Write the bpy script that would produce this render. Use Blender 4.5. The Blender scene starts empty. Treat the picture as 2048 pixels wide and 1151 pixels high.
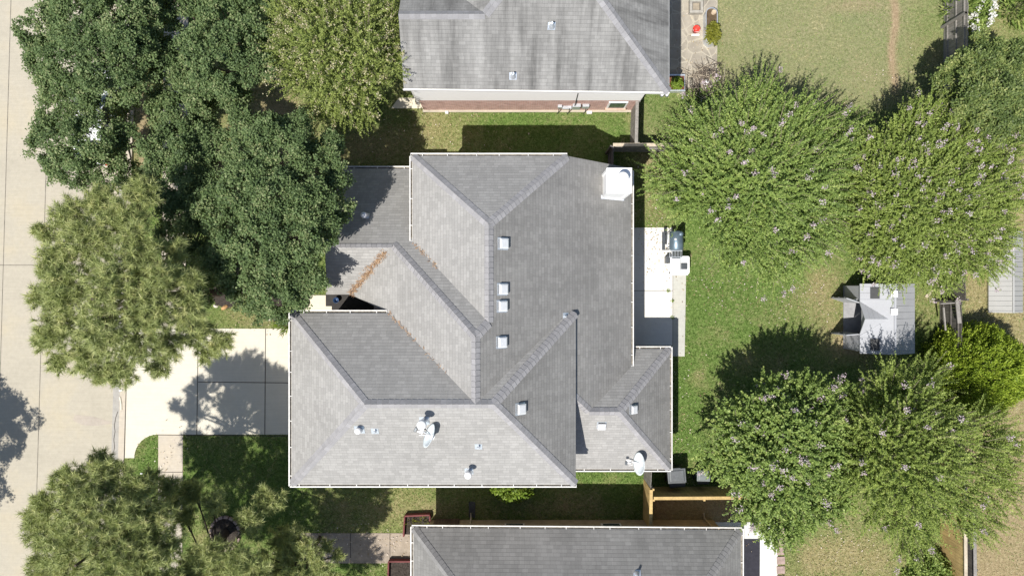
import bpy, math, random
import numpy as np
from mathutils import Vector
PI = math.pi
S = 0.0235            # metres per ground unit (one unit = one pixel of a 2048 px wide survey map at ground level)
HC = 1489.0           # camera height in the same units (35 m)
scene = bpy.context.scene
COL = scene.collection
random.seed(7)

# ------------------------------------------------------------------ camera, sky, sun, exposure
cam_d = bpy.data.cameras.new('camera'); cam = bpy.data.objects.new('camera', cam_d); COL.objects.link(cam)
cam.location = (0, 0, HC * S); cam.rotation_euler = (0, 0, 0)
cam_d.sensor_width = 36.0; cam_d.lens = 36.0 * HC / 2048.0
cam_d.clip_start = 0.1; cam_d.clip_end = 3000
scene.camera = cam
SUNPOS = Vector((-471.5, -625.0, 1489.0)).normalized()
w = bpy.data.worlds.new('World'); scene.world = w; w.use_nodes = True
nt = w.node_tree; bg = nt.nodes['Background']
sky = nt.nodes.new('ShaderNodeTexSky'); sky.sky_type = 'NISHITA'; sky.sun_disc = False
sky.sun_elevation = math.asin(SUNPOS.z); sky.sun_rotation = math.atan2(SUNPOS.x, SUNPOS.y) % (2 * PI)
sky.altitude = 50; sky.air_density = 1.0; sky.dust_density = 1.0
nt.links.new(sky.outputs[0], bg.inputs[0]); bg.inputs[1].default_value = 0.085
sd = bpy.data.lights.new('sun', 'SUN'); sd.energy = 4.6; sd.angle = math.radians(0.53); sd.color = (1.0, 0.955, 0.89)
so = bpy.data.objects.new('sun', sd); COL.objects.link(so); so.location = SUNPOS * 60
so.rotation_euler = (-SUNPOS).to_track_quat('-Z', 'Y').to_euler()
scene.view_settings.view_transform = 'Standard'; scene.view_settings.look = 'None'
scene.view_settings.exposure = 0.45; scene.view_settings.gamma = 1.0

# ------------------------------------------------------------------ coordinates
def M(x, y, h=0.0):            # plan units (x right, y down the map, h up) -> metres
    return Vector((x * S, -y * S, h * S))
def G(ix, iy, h=0.0):          # a spot on the survey photo that lies h units high -> plan units
    k = 1.0 - h / HC
    return ((ix - 1024.0) * k, (iy - 575.5) * k, h)
def GM(ix, iy, z=0.0):         # same, z in metres, result in metres
    return M(*G(ix, iy, z / S))

# ------------------------------------------------------------------ object helpers
ORG = {}
def tag(o, label=None, cat=None, group=None, kind=None):
    if label: o['label'] = label
    if cat: o['category'] = cat
    if group: o['group'] = group
    if kind: o['kind'] = kind
    return o
def thing(name, loc, label, cat, group=None):
    o = bpy.data.objects.new(name, None); COL.objects.link(o); o.location = loc
    o.empty_display_size = 0.2
    ORG[o] = Vector(loc); return tag(o, label, cat, group)
def link(name, me, parent):
    o = bpy.data.objects.new(name, me); COL.objects.link(o)
    if parent is not None:
        o.parent = parent; ORG[o] = ORG[parent]
    else:
        ORG[o] = Vector((0, 0, 0))
    return o
class MB:
    def __init__(s): s.v = []; s.f = []; s.m = []; s.uv = []; s.sm = []
    def face(s, pts, m=0, uv=None, smooth=False):
        b = len(s.v); s.v += [tuple(p) for p in pts]; s.f.append(list(range(b, b + len(pts)))); s.m.append(m)
        s.uv.append(uv if uv else [(0, 0)] * len(pts)); s.sm.append(smooth)
    def mesh(s, verts, faces, m=0, smooth=False):
        b = len(s.v); s.v += [tuple(p) for p in verts]
        for f in faces:
            s.f.append([b + i for i in f]); s.m.append(m); s.uv.append([(0, 0)] * len(f)); s.sm.append(smooth)
    def box(s, c, size, rz=0.0, m=0, taper=1.0, tilt=None):
        hx, hy, hz = size[0] / 2, size[1] / 2, size[2] / 2
        ca, sa = math.cos(rz), math.sin(rz); vs = []
        for dz in (-1, 1):
            t = taper if dz > 0 else 1.0
            for dx, dy in ((-1, -1), (1, -1), (1, 1), (-1, 1)):
                p = Vector((dx * hx * t, dy * hy * t, dz * hz))
                if tilt is not None: p = tilt @ p
                vs.append((c[0] + p.x * ca - p.y * sa, c[1] + p.x * sa + p.y * ca, c[2] + p.z))
        s.mesh(vs, [(3, 2, 1, 0), (4, 5, 6, 7), (0, 1, 5, 4), (1, 2, 6, 5), (2, 3, 7, 6), (3, 0, 4, 7)], m)
    def bar(s, a, b, w, t, m=0, up=Vector((0, 0, 1))):   # rectangular bar a->b, width w (across), thickness t (up)
        a = Vector(a); b = Vector(b); d = (b - a).normalized()
        if abs(d.dot(up)) > .98: up = Vector((1, 0, 0))
        sx = d.cross(up).normalized() * (w / 2); uy = sx.cross(d).normalized() * (t / 2)
        vs = [a - sx - uy, a + sx - uy, a + sx + uy, a - sx + uy, b - sx - uy, b + sx - uy, b + sx + uy, b - sx + uy]
        s.mesh(vs, [(0, 1, 2, 3), (7, 6, 5, 4), (0, 4, 5, 1), (1, 5, 6, 2), (2, 6, 7, 3), (3, 7, 4, 0)], m)
    def tube(s, pts, r, n=8, m=0, cap=True, smooth=True):
        pts = [Vector(p) for p in pts]; rs = r if isinstance(r, (list, tuple)) else [r] * len(pts)
        vs = []; fs = []
        for i, p in enumerate(pts):
            d = (pts[min(i + 1, len(pts) - 1)] - pts[max(i - 1, 0)])
            d = d.normalized() if d.length > 1e-9 else Vector((0, 0, 1))
            ref = Vector((0, 0, 1)) if abs(d.z) < .9 else Vector((1, 0, 0))
            a = d.cross(ref).normalized(); b = d.cross(a)
            for k in range(n):
                t = 2 * PI * k / n; vs.append(p + (a * math.cos(t) + b * math.sin(t)) * rs[i])
        for i in range(len(pts) - 1):
            for k in range(n):
                k2 = (k + 1) % n; fs.append((i * n + k, i * n + k2, (i + 1) * n + k2, (i + 1) * n + k))
        s.mesh(vs, fs, m, smooth)
        if cap:
            s.mesh([vs[k] for k in range(n)], [tuple(reversed(range(n)))], m)
            s.mesh([vs[(len(pts) - 1) * n + k] for k in range(n)], [tuple(range(n))], m)
    def lathe(s, c, prof, n=20, m=0, axis='z', smooth=True):
        vs = []; fs = []
        for r, z in prof:
            for k in range(n):
                t = 2 * PI * k / n; x, y = r * math.cos(t), r * math.sin(t)
                p = (x, y, z) if axis == 'z' else ((z, x, y) if axis == 'x' else (x, z, y))
                vs.append((c[0] + p[0], c[1] + p[1], c[2] + p[2]))
        for i in range(len(prof) - 1):
            for k in range(n):
                k2 = (k + 1) % n; fs.append((i * n + k, i * n + k2, (i + 1) * n + k2, (i + 1) * n + k))
        s.mesh(vs, fs, m, smooth)
    def prism(s, poly, z0, z1, m=0, mt=None):      # poly: list of (x,y) metres
        a = sum(poly[i][0] * poly[(i + 1) % len(poly)][1] - poly[(i + 1) % len(poly)][0] * poly[i][1] for i in range(len(poly)))
        if a < 0: poly = list(reversed(poly))
        n = len(poly); lo = [(p[0], p[1], z0) for p in poly]; hi = [(p[0], p[1], z1) for p in poly]
        s.mesh(hi, [tuple(range(n))], m if mt is None else mt); s.mesh(lo, [tuple(reversed(range(n)))], m)
        for i in range(n):
            j = (i + 1) % n; s.mesh([lo[i], lo[j], hi[j], hi[i]], [(0, 1, 2, 3)], m)
    def build(s, name, mats, parent=None, bevel=0.0):
        if not isinstance(mats, (list, tuple)): mats = [mats]
        o3 = ORG[parent] if parent is not None else Vector((0, 0, 0))
        me = bpy.data.meshes.new(name)
        me.from_pydata([(v[0] - o3.x, v[1] - o3.y, v[2] - o3.z) for v in s.v], [], s.f)
        for mt in mats: me.materials.append(mt)
        me.polygons.foreach_set('material_index', s.m); me.polygons.foreach_set('use_smooth', s.sm)
        uvl = me.uv_layers.new(name='UVMap')
        uvl.data.foreach_set('uv', [c for f in s.uv for p in f for c in p])
        me.update()
        o = link(name, me, parent)
        if bevel > 0:
            md = o.modifiers.new('bevel', 'BEVEL'); md.width = bevel; md.segments = 2; md.limit_method = 'ANGLE'
        return o

# ------------------------------------------------------------------ materials
class NT:
    def __init__(s, name):
        s.mat = bpy.data.materials.new(name); s.mat.use_nodes = True; s.t = s.mat.node_tree; s.n = s.t.nodes
        s.bsdf = s.n['Principled BSDF']; s.out = s.n['Material Output']
    def node(s, typ, **kw):
        nd = s.n.new(typ)
        for k, v in kw.items(): setattr(nd, k, v)
        return nd
    def lk(s, a, b): s.t.links.new(a, b)
    def coord(s, which='Object'):
        return s.node('ShaderNodeTexCoord').outputs[which]
    def mapping(s, vec, scale=(1, 1, 1), rot=(0, 0, 0)):
        m = s.node('ShaderNodeMapping'); m.inputs['Scale'].default_value = scale; m.inputs['Rotation'].default_value = rot
        s.lk(vec, m.inputs['Vector']); return m.outputs[0]
    def noise(s, vec, scale, detail=4, rough=.55, out='Fac'):
        n = s.node('ShaderNodeTexNoise'); n.inputs['Scale'].default_value = scale; n.inputs['Detail'].default_value = detail
        n.inputs['Roughness'].default_value = rough; s.lk(vec, n.inputs['Vector']); return n.outputs[out]
    def ramp(s, fac, stops):
        r = s.node('ShaderNodeValToRGB'); e = r.color_ramp.elements
        e[0].position, e[0].color = stops[0][0], c4(stops[0][1]); e[1].position, e[1].color = stops[-1][0], c4(stops[-1][1])
        for p, c in stops[1:-1]:
            x = e.new(p); x.color = c4(c)
        s.lk(fac, r.inputs[0]); return r.outputs[0]
    def mix(s, fac, a, b, mode='MIX'):
        m = s.node('ShaderNodeMix', data_type='RGBA', blend_type=mode)
        for sock, v in ((m.inputs[0], fac), (m.inputs[6], a), (m.inputs[7], b)):
            if isinstance(v, (int, float)): sock.default_value = v
            elif isinstance(v, (tuple, list)): sock.default_value = c4(v)
            else: s.lk(v, sock)
        return m.outputs[2]
    def math(s, op, a, b=0.0):
        m = s.node('ShaderNodeMath', operation=op)
        for sock, v in ((m.inputs[0], a), (m.inputs[1], b)):
            if isinstance(v, (int, float)): sock.default_value = v
            else: s.lk(v, sock)
        return m.outputs[0]
    def attr(s, name): return s.node('ShaderNodeAttribute', attribute_name=name).outputs['Fac']
    def bump(s, h, dist=.01, strength=1.0):
        b = s.node('ShaderNodeBump'); b.inputs['Distance'].default_value = dist; b.inputs['Strength'].default_value = strength
        s.lk(h, b.inputs['Height']); s.lk(b.outputs[0], s.bsdf.inputs['Normal'])
    def fin(s, col=None, rough=.8, spec=.3, metal=0.0):
        if col is not None:
            if isinstance(col, (tuple, list)): s.bsdf.inputs['Base Color'].default_value = c4(col)
            else: s.lk(col, s.bsdf.inputs['Base Color'])
        s.bsdf.inputs['Roughness'].default_value = rough; s.bsdf.inputs['Metallic'].default_value = metal
        s.bsdf.inputs['Specular IOR Level'].default_value = spec
        return s.mat
def c4(c): return (c[0], c[1], c[2], 1.0) if len(c) == 3 else tuple(c)
def mul(c, k): return tuple(x * k for x in c)

def mat_plain(name, col, rough=.6, spec=.4, metal=0.0, var=.18, scale=6.0):
    t = NT(name); o = t.coord('Object')
    n = t.noise(o, scale, 5, .6)
    c = t.ramp(n, [(.3, mul(col, 1 - var)), (.7, mul(col, 1 + var))])
    return t.fin(c, rough, spec, metal)

def mat_shingle(name, base, streak=0.25, row=.143, streak_cols=None, blotch=.12):
    t = NT(name); uv = t.coord('UV')
    br = t.node('ShaderNodeTexBrick'); t.lk(uv, br.inputs['Vector'])
    br.offset = .37; br.squash = .8; br.squash_frequency = 3
    br.inputs['Scale'].default_value = 1.0; br.inputs['Brick Width'].default_value = .27; br.inputs['Row Height'].default_value = row
    br.inputs['Mortar Size'].default_value = .006; br.inputs['Mortar Smooth'].default_value = .1; br.inputs['Bias'].default_value = -.15
    br.inputs['Color1'].default_value = c4(mul(base, .88)); br.inputs['Color2'].default_value = c4(mul(base, 1.2))
    br.inputs['Mortar'].default_value = c4(mul(base, .7))
    # granule noise, tone patches, weather streaks down the slope
    g = t.noise(uv, 38, 3, .7)
    c = t.mix(.35, br.outputs['Color'], t.ramp(g, [(.25, mul(base, .6)), (.75, mul(base, 1.45))]))
    big = t.noise(uv, .35, 5, .6)
    c = t.mix(1.0, c, t.ramp(big, [(.3, (1 - blotch,) * 3), (.7, (1 + blotch * .6,) * 3)]), 'MULTIPLY')
    st = t.noise(t.mapping(uv, (1.6, .16, 1)), 1.0, 5, .65)
    c = t.mix(1.0, c, t.ramp(st, [(.32, (1 - streak,) * 3), (.5, (1, 1, 1)), (.68, (1 + streak * .7,) * 3)]), 'MULTIPLY')
    fine = t.noise(t.mapping(uv, (9, .8, 1)), 1.0, 3, .6)
    c = t.mix(.3, c, t.mix(1.0, c, t.ramp(fine, [(.3, (.86,) * 3), (.7, (1.12,) * 3)]), 'MULTIPLY'))
    # each course lies on the one below: saw-tooth height
    sep = t.node('ShaderNodeSeparateXYZ'); t.lk(uv, sep.inputs[0])
    fr = t.math('FRACT', t.math('DIVIDE', sep.outputs['Y'], row))
    t.bump(t.math('ADD', t.math('MULTIPLY', t.math('SUBTRACT', 1.0, fr), .8), t.math('MULTIPLY', g, .25)), .012, .8)
    return t.fin(c, .95, .12)

def mat_concrete(name, base, stain=.15, tint=(1, .97, .9), scale=1.0, cracks=False):
    t = NT(name); o = t.coord('Object')
    a = t.noise(o, .45 * scale, 6, .62); b = t.noise(o, 5 * scale, 5, .65); g = t.noise(o, 45, 3, .7)
    c = t.ramp(a, [(.25, mul(base, 1 - stain)), (.5, base), (.75, mul([base[i] * tint[i] for i in range(3)], 1 + stain * .5))])
    c = t.mix(1.0, c, t.ramp(b, [(.3, (1 - stain * .7,) * 3), (.7, (1 + stain * .4,) * 3)]), 'MULTIPLY')
    c = t.mix(1.0, c, t.ramp(g, [(.3, (.93,) * 3), (.7, (1.05,) * 3)]), 'MULTIPLY')
    br = t.noise(t.mapping(o, (.5, 14, 1)), 1.0, 3, .6)
    c = t.mix(1.0, c, t.ramp(br, [(.35, (.965,) * 3), (.65, (1.025,) * 3)]), 'MULTIPLY')
    if cracks:
        v = t.node('ShaderNodeTexVoronoi', feature='DISTANCE_TO_EDGE'); v.inputs['Scale'].default_value = .16
        wv = t.mix(.12, o, t.noise(o, 1.1, 4, .6, 'Color')); t.lk(wv, v.inputs['Vector'])
        k = t.ramp(v.outputs['Distance'], [(0.0, (.72,) * 3), (.006, (1, 1, 1))])
        c = t.mix(.55, c, t.mix(1.0, c, k, 'MULTIPLY'))
    t.bump(g, .004, .5)
    return t.fin(c, .88, .2)

def mat_bricks(name, c1, c2, mortar, horiz='x'):
    t = NT(name); o = t.coord('UV')
    br = t.node('ShaderNodeTexBrick'); t.lk(o, br.inputs['Vector'])
    br.inputs['Scale'].default_value = 1.0; br.inputs['Brick Width'].default_value = .21; br.inputs['Row Height'].default_value = .075
    br.inputs['Mortar Size'].default_value = .007; br.inputs['Bias'].default_value = 0
    br.inputs['Color1'].default_value = c4(c1); br.inputs['Color2'].default_value = c4(c2); br.inputs['Mortar'].default_value = c4(mortar)
    n = t.noise(o, 3, 4, .6)
    c = t.mix(1.0, br.outputs['Color'], t.ramp(n, [(.3, (.8,) * 3), (.7, (1.15,) * 3)]), 'MULTIPLY')
    t.bump(br.outputs['Fac'], -.006, .8)
    return t.fin(c, .9, .2)

def mat_leaf(name, stops, trans=.28, rough=.55, spec=.35):
    t = NT(name); a = t.attr('tint')
    c = t.ramp(a, stops)
    t.lk(c, t.bsdf.inputs['Base Color']); t.bsdf.inputs['Roughness'].default_value = rough
    t.bsdf.inputs['Specular IOR Level'].default_value = spec
    tr = t.node('ShaderNodeBsdfTranslucent'); t.lk(t.mix(.35, c, (.5, .6, .08)), tr.inputs['Color'])
    mx = t.node('ShaderNodeMixShader'); mx.inputs[0].default_value = trans
    t.lk(t.bsdf.outputs[0], mx.inputs[1]); t.lk(tr.outputs[0], mx.inputs[2]); t.lk(mx.outputs[0], t.out.inputs['Surface'])
    return t.mat

def mat_wood(name, base, var=.3, along='z', plank=None):
    t = NT(name); o = t.coord('Object')
    sc = {'z': (14, 14, 1.2), 'x': (1.2, 14, 14), 'y': (14, 1.2, 14)}[along]
    n = t.noise(t.mapping(o, sc), 1.0, 5, .65); b = t.noise(o, 2.2, 3, .5)
    c = t.ramp(n, [(.25, mul(base, 1 - var)), (.75, mul(base, 1 + var))])
    c = t.mix(1.0, c, t.ramp(b, [(.3, (.8,) * 3), (.7, (1.15,) * 3)]), 'MULTIPLY')
    return t.fin(c, .85, .2)

ROOF = (.312, .306, .293)
m_sh = mat_shingle('weathered_grey_shingles', ROOF, .035, blotch=.09)
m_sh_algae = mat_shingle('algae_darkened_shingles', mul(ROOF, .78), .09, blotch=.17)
m_sh_up = mat_shingle('streaked_grey_shingles', (.228, .226, .218), .46, blotch=.16)
m_sh_low = mat_shingle('dull_grey_shingles', (.215, .213, .205), .10, row=.165, blotch=.16)
m_cap = mat_shingle('ridge_cap_shingles', (.305, .30, .305), .05, row=.2, blotch=.05)
m_trim = mat_plain('white_trim_paint', (.78, .77, .74), .5, .4, 0, .05)
m_gut = mat_plain('white_gutter_enamel', (.68, .67, .64), .45, .4, 0, .16, 5)
m_gutin = mat_plain('gutter_grime', (.2, .18, .15), .9, .1, 0, .5, 9)
m_brick_main = mat_bricks('tan_brick', (.36, .25, .19), (.46, .34, .26), (.5, .46, .42))
m_brick_red = mat_bricks('red_brick', (.44, .24, .2), (.58, .37, .32), (.62, .56, .52))
m_brick_tan = mat_bricks('buff_brick', (.42, .34, .22), (.5, .41, .28), (.5, .45, .36))
m_siding = mat_plain('white_lap_siding', (.88, .88, .87), .6, .3, 0, .02)
m_white = mat_plain('white_paint', (.8, .8, .8), .4, .4, 0, .05)
m_galv = mat_plain('galvanised_metal', (.62, .66, .7), .35, .5, .55, .15, 12)
m_vent = mat_plain('pale_metal_vent', (.74, .75, .76), .4, .4, .15, .08, 8)
m_dish = mat_plain('pale_dish_enamel', (.66, .72, .74), .4, .4, 0, .05, 3)
m_dark = mat_plain('black_plastic', (.03, .032, .034), .45, .4, 0, .2)
m_glass = mat_plain('dark_window_glass', (.05, .07, .08), .08, .6, 0, .2, 1)
m_steel = mat_plain('dark_grey_steel', (.1, .11, .12), .4, .5, .6, .2)
m_street = mat_concrete('street_concrete', (.415, .38, .305), .10, (1.02, .985, .9), 1, False)
m_gutpan = mat_concrete('stained_gutter_concrete', (.36, .345, .315), .2)
m_drive = mat_concrete('pale_driveway_concrete', (.60, .565, .475), .05)
m_walk = mat_concrete('sidewalk_concrete', (.48, .43, .355), .13)
m_walk2 = mat_concrete('mottled_brown_walk_concrete', (.33, .28, .225), .3)
m_patio = mat_concrete('bleached_patio_concrete', (.66, .65, .62), .06)
m_patio2 = mat_concrete('grey_patio_concrete', (.46, .46, .42), .13)
m_porch = mat_concrete('cream_porch_concrete', (.66, .61, .48), .04)
m_whitewash = mat_concrete('whitewashed_patio_concrete', (.62, .63, .6), .16)
m_joint = mat_plain('dark_expansion_joint', (.085, .075, .065), .9, .1, 0, .3, 3)
m_soil = mat_plain('bare_brown_soil', (.1, .072, .045), .95, .1, 0, .5, 4)
m_mulch = mat_plain('dark_mulch', (.05, .042, .036), .95, .1, 0, .6, 14)
m_mat = mat_concrete('dark_slate_coating', (.035, .035, .045), .35)
m_fence_old = mat_wood('weathered_grey_wood', (.25, .235, .215))
m_fence_dk = mat_wood('dark_weathered_wood', (.13, .12, .11))
m_fence_new = mat_wood('new_yellow_cedar', (.5, .36, .16), .22)
m_wood_pale = mat_wood('pale_bleached_lumber', (.5, .43, .33), .2)
m_redwood = mat_wood('red_stained_timber', (.16, .055, .055), .3, 'x')
m_bark = mat_wood('grey_brown_bark', (.16, .13, .105), .4)
m_pinebark = mat_wood('dark_pine_bark', (.075, .058, .045), .4)
m_bark_myrtle = mat_wood('pale_smooth_bark', (.33, .27, .21), .25)
m_stone = mat_plain('tan_limestone', (.5, .4, .29), .9, .2, 0, .25, 6)
m_stone_or = mat_plain('orange_sandstone', (.5, .3, .14), .9, .2, 0, .25, 6)
m_paver = mat_plain('pinkish_paver', (.33, .25, .22), .9, .2, 0, .25, 5)

# flagstone: irregular stones with pale joints
t = NT('flagstone_paving'); o = t.coord('Object')
vo = t.node('ShaderNodeTexVoronoi', feature='DISTANCE_TO_EDGE'); vo.inputs['Scale'].default_value = 1.9
wv = t.mix(.06, o, t.noise(o, 3, 3, .6, 'Color')); t.lk(wv, vo.inputs['Vector'])
vc = t.node('ShaderNodeTexVoronoi'); vc.inputs['Scale'].default_value = 1.9; t.lk(wv, vc.inputs['Vector'])
c = t.mix(.45, t.ramp(t.noise(o, 1.6, 5, .65), [(.3, (.2, .18, .15)), (.7, (.43, .39, .32))]), t.ramp(vc.outputs['Color'], [(0, (.2, .18, .15)), (1, (.44, .4, .33))]))
c = t.mix(t.ramp(vo.outputs['Distance'], [(.01, (1, 1, 1)), (.05, (0, 0, 0))]), c, (.42, .385, .31))
m_flag = t.fin(c, .9, .2)

# lawn: attributes dry / soil / pale painted as patches of real wear
t = NT('patchy_lawn'); o = t.coord('Object')
n1 = t.noise(o, .55, 5, .6); n2 = t.noise(o, 4.5, 5, .7); n3 = t.noise(o, 22, 4, .75)
n3 = t.math('ADD', t.math('MULTIPLY', n3, .55), t.math('MULTIPLY', t.noise(o, 7.5, 4, .7), .45))
green = t.ramp(n3, [(.34, (.030, .055, .010)), (.5, (.11, .175, .042)), (.66, (.23, .31, .10))])
dryc = t.ramp(n3, [(.34, (.10, .085, .035)), (.5, (.27, .235, .11)), (.66, (.48, .42, .24))])
soilc = t.ramp(n3, [(.34, (.15, .11, .066)), (.5, (.31, .235, .145)), (.66, (.48, .38, .255))])
def nz(att, amp):
    a = t.attr(att); x = t.math('ADD', a, t.math('MULTIPLY', t.math('SUBTRACT', n2, .5), amp))
    x = t.math('ADD', x, t.math('MULTIPLY', t.math('SUBTRACT', n1, .5), amp * .8))
    y = t.node('ShaderNodeClamp'); t.lk(x, y.inputs[0]); return y.outputs[0]
c = t.mix(nz('dry', .8), green, dryc)
c = t.mix(nz('pale', .5), c, t.ramp(n3, [(.34, (.13, .145, .07)), (.5, (.235, .235, .125)), (.66, (.37, .345, .21))]))
c = t.mix(nz('soil', .7), c, soilc)
t.bump(n3, .06, 1.0)
m_lawn = t.fin(c, .95, .08)

# ------------------------------------------------------------------ ground (one sheet to the horizon)
def gauss(x, y, cx, cy, rx, ry): return np.exp(-((x - cx) / rx) ** 2 - ((y - cy) / ry) ** 2)
def sstep(a, b, x):
    q = np.clip((x - a) / (b - a), 0, 1); return q * q * (3 - 2 * q)
_r = random.Random(44)
LAWN_SPOTS = [(_r.uniform(250, 2100), _r.uniform(-40, 1200), _r.uniform(10, 34), _r.choice([-1, 1]) * _r.uniform(.14, .42)) for _ in range(520)]
def fields(ix, iy):
    """dryness, bare soil, paleness of the lawn at photo spots (ground level)"""
    g = lambda *a: gauss(ix, iy, *a)
    dry = np.full_like(ix, .20)
    dry += .55 * g(830, 265, 120, 60) - .25 * g(1120, 240, 140, 60) + .35 * g(1260, 240, 25, 30)
    dry += .5 * g(760, 1010, 110, 60) - .35 * g(560, 1030, 90, 60) - .35 * g(1220, 950, 70, 30)
    dry -= .36 * g(1430, 580, 90, 140) + .3 * g(1360, 800, 40, 120) ; dry += .4 * g(1640, 590, 60, 70) + .3 * g(1860, 600, 40, 60)
    dry += .35 * g(1310, 400, 30, 60) + .2 * g(1400, 500, 30, 40)
    dry += .6 * g(1720, 1110, 170, 70)
    dry += .35 * g(480, 630, 60, 25) - .3 * g(290, 910, 30, 40)
    for cx_, cy_, r_, a_ in LAWN_SPOTS: dry += a_ * g(cx_, cy_, r_, r_)
    east = sstep(1915, 1935, ix)
    dry += east * (.25 + .6 * sstep(200, 420, iy))
    uy = sstep(250, 190, iy) * sstep(1432, 1440, ix) * sstep(1900, 1880, ix)
    pale = .78 * uy * (1 - .6 * g(1860, 90, 60, 120)) + .25 * g(1300, 260, 60, 60)
    dry += uy * .15
    soil = 1.25 * np.exp(-((ix - 1787 - 4 * np.sin(iy / 23)) / 8) ** 2) * sstep(215, 150, iy) + .9 * g(1275, 300, 40, 20) * 0 + .55 * g(1540, 195, 160, 30) * 0
    soil += .8 * sstep(1300, 1310, ix) * sstep(1490, 1470, ix) * sstep(985, 995, iy) * sstep(1062, 1050, iy)
    soil += .5 * g(860, 1020, 45, 18) + .3 * g(1100, 1015, 200, 20)
    soil += east * (.10 * sstep(420, 520, iy) + .5 * sstep(780, 880, iy))
    soil += .8 * g(560, 280, 60, 120) + .9 * g(285, 250, 18, 140) + .7 * g(760, 300, 90, 50) * .6 + .5 * g(470, 300, 120, 160)
    soil += .6 * g(540, 630, 40, 25) + .35 * g(1640, 600, 30, 50) + .8 * g(1700, 690, 60, 40) + .4 * g(1600, 1030, 120, 20) + .5 * g(1700, 12, 60, 14)
    soil += .55 * g(1320, 320, 60, 25)
    return np.clip(dry, 0, 1), np.clip(soil, 0, 1), np.clip(pale, 0, 1)
fx = np.concatenate([[-60000, -12000, -4000, -2200], np.arange(-1400, 1401, 7.0), [2200, 4000, 12000, 60000]])
fy = np.concatenate([[-60000, -12000, -4000, -2000], np.arange(-900, 901, 7.0), [2000, 4000, 12000, 60000]])
X, Y = np.meshgrid(fx, fy); nx, ny = len(fx), len(fy)
vv = np.stack([X.ravel() * S, -Y.ravel() * S, np.zeros(X.size)], 1)
ii = (np.arange(ny - 1)[:, None] * nx + np.arange(nx - 1)[None]).ravel()
quads = np.stack([ii + nx, ii + nx + 1, ii + 1, ii], 1)
def np_mesh(name, v, f, attrs=None, mats=()):
    me = bpy.data.meshes.new(name); k = f.shape[1]
    me.vertices.add(len(v)); me.vertices.foreach_set('co', np.ascontiguousarray(v, np.float32).ravel())
    me.loops.add(f.size); me.loops.foreach_set('vertex_index', np.ascontiguousarray(f, np.int32).ravel())
    me.polygons.add(len(f)); me.polygons.foreach_set('loop_start', np.arange(len(f), dtype=np.int32) * k)
    me.polygons.foreach_set('loop_total', np.full(len(f), k, np.int32))
    for an, av in (attrs or {}).items():
        a = me.attributes.new(an, 'FLOAT', 'POINT'); a.data.foreach_set('value', np.ascontiguousarray(av, np.float32).ravel())
    for m in mats: me.materials.append(m)
    me.update(calc_edges=True); return me
d_, s_, p_ = fields(X.ravel() + 1024, Y.ravel() + 575.5)
tag(link('ground', np_mesh('ground', vv, quads, {'dry': d_, 'soil': s_, 'pale': p_}, [m_lawn]), None), 'patchy green and straw coloured lawn between the houses', None, None, 'structure')

PAVED = []
def sheet(name, poly, z, mat, label, t=.05, kind='structure'):    # poly in photo spots at ground level
    PAVED.append(poly); b = MB(); b.prism([tuple(GM(x, y))[:2] for x, y in poly], z - t, z, 0)
    return tag(b.build(name, mat), label, None, None, kind)
def joints(parent_name, segs, z, wdt, mat, label):
    b = MB()
    for (x0, y0), (x1, y1) in segs:
        a = GM(x0, y0); c = GM(x1, y1); d = (c - a).normalized(); n = Vector((-d.y, d.x, 0)) * wdt / 2
        b.face([(p.x, p.y, z) for p in (a - n, c - n, c + n, a + n)])
    return tag(b.build(parent_name, mat), label, None, None, 'structure')
cx = lambda y, x0: x0 - .029 * (y - 700)          # the street runs slightly askew
sheet('street', [(cx(-600, -2400), -600), (cx(-600, 240), -600), (cx(1800, 240), 1800), (cx(1800, -2400), 1800)], .010, m_street, 'pale concrete street')
sheet('gutter_pan', [(cx(-600, 229), -600), (cx(-600, 246), -600), (cx(1800, 246), 1800), (cx(1800, 229), 1800)], .014, m_gutpan, 'stained concrete gutter pan along the kerb')
joints('street_joint', [((cx(-400, 82), -400), (cx(1500, 82), 1500)), ((-600, 530), (86, 530)), ((-600, -110), (100, -110)), ((-600, 1190), (70, 1190)),
       ((cx(-400, 2), -400), (cx(1500, 2), 1500))], .0145, .03, mat_plain('street_joint_sealant', (.17, .155, .13), .9, .1, 0, .4, 3), 'dark joints between the street slabs')
b = MB(); pa = GM(cx(-600, 249), -600); pb = GM(cx(650, 249), 650); pc = GM(cx(930, 249), 930); pd = GM(cx(1800, 249), 1800)
b.bar(pa + Vector((0, 0, .06)), pb + Vector((0, 0, .06)), .28, .13); b.bar(pb + Vector((0, 0, .022)), pc + Vector((0, 0, .022)), .28, .05); b.bar(pc + Vector((0, 0, .06)), pd + Vector((0, 0, .06)), .28, .13)
tag(b.build('kerb', m_walk, None, .02), 'low concrete kerb at the street edge', None, None, 'structure')
arc = [(315 - 46 * math.cos(a), 915 - 47 * math.sin(a)) for a in np.linspace(0, PI / 2, 10)]
sheet('driveway', [(256, 640), (300, 656), (600, 657), (600, 868), (366, 868)] + list(reversed(arc)) + [(248, 915)], .024, m_drive, 'pale sunlit concrete driveway')
joints('driveway_joint', [((397, 657), (394, 868)), ((531.5, 657), (530, 868)), ((397, 763), (590, 765)), ((315, 868.5), (590, 871)), ((256, 655), (249.5, 915))], .0285, .035, m_joint, 'dark joints across the driveway')
sheet('sidewalk', [(334, -500), (382, -500), (371, 657), (366, 868), (361, 1700), (313, 1700), (317, 868), (322, 657)], .020, m_walk, 'concrete sidewalk parallel to the street')
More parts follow.
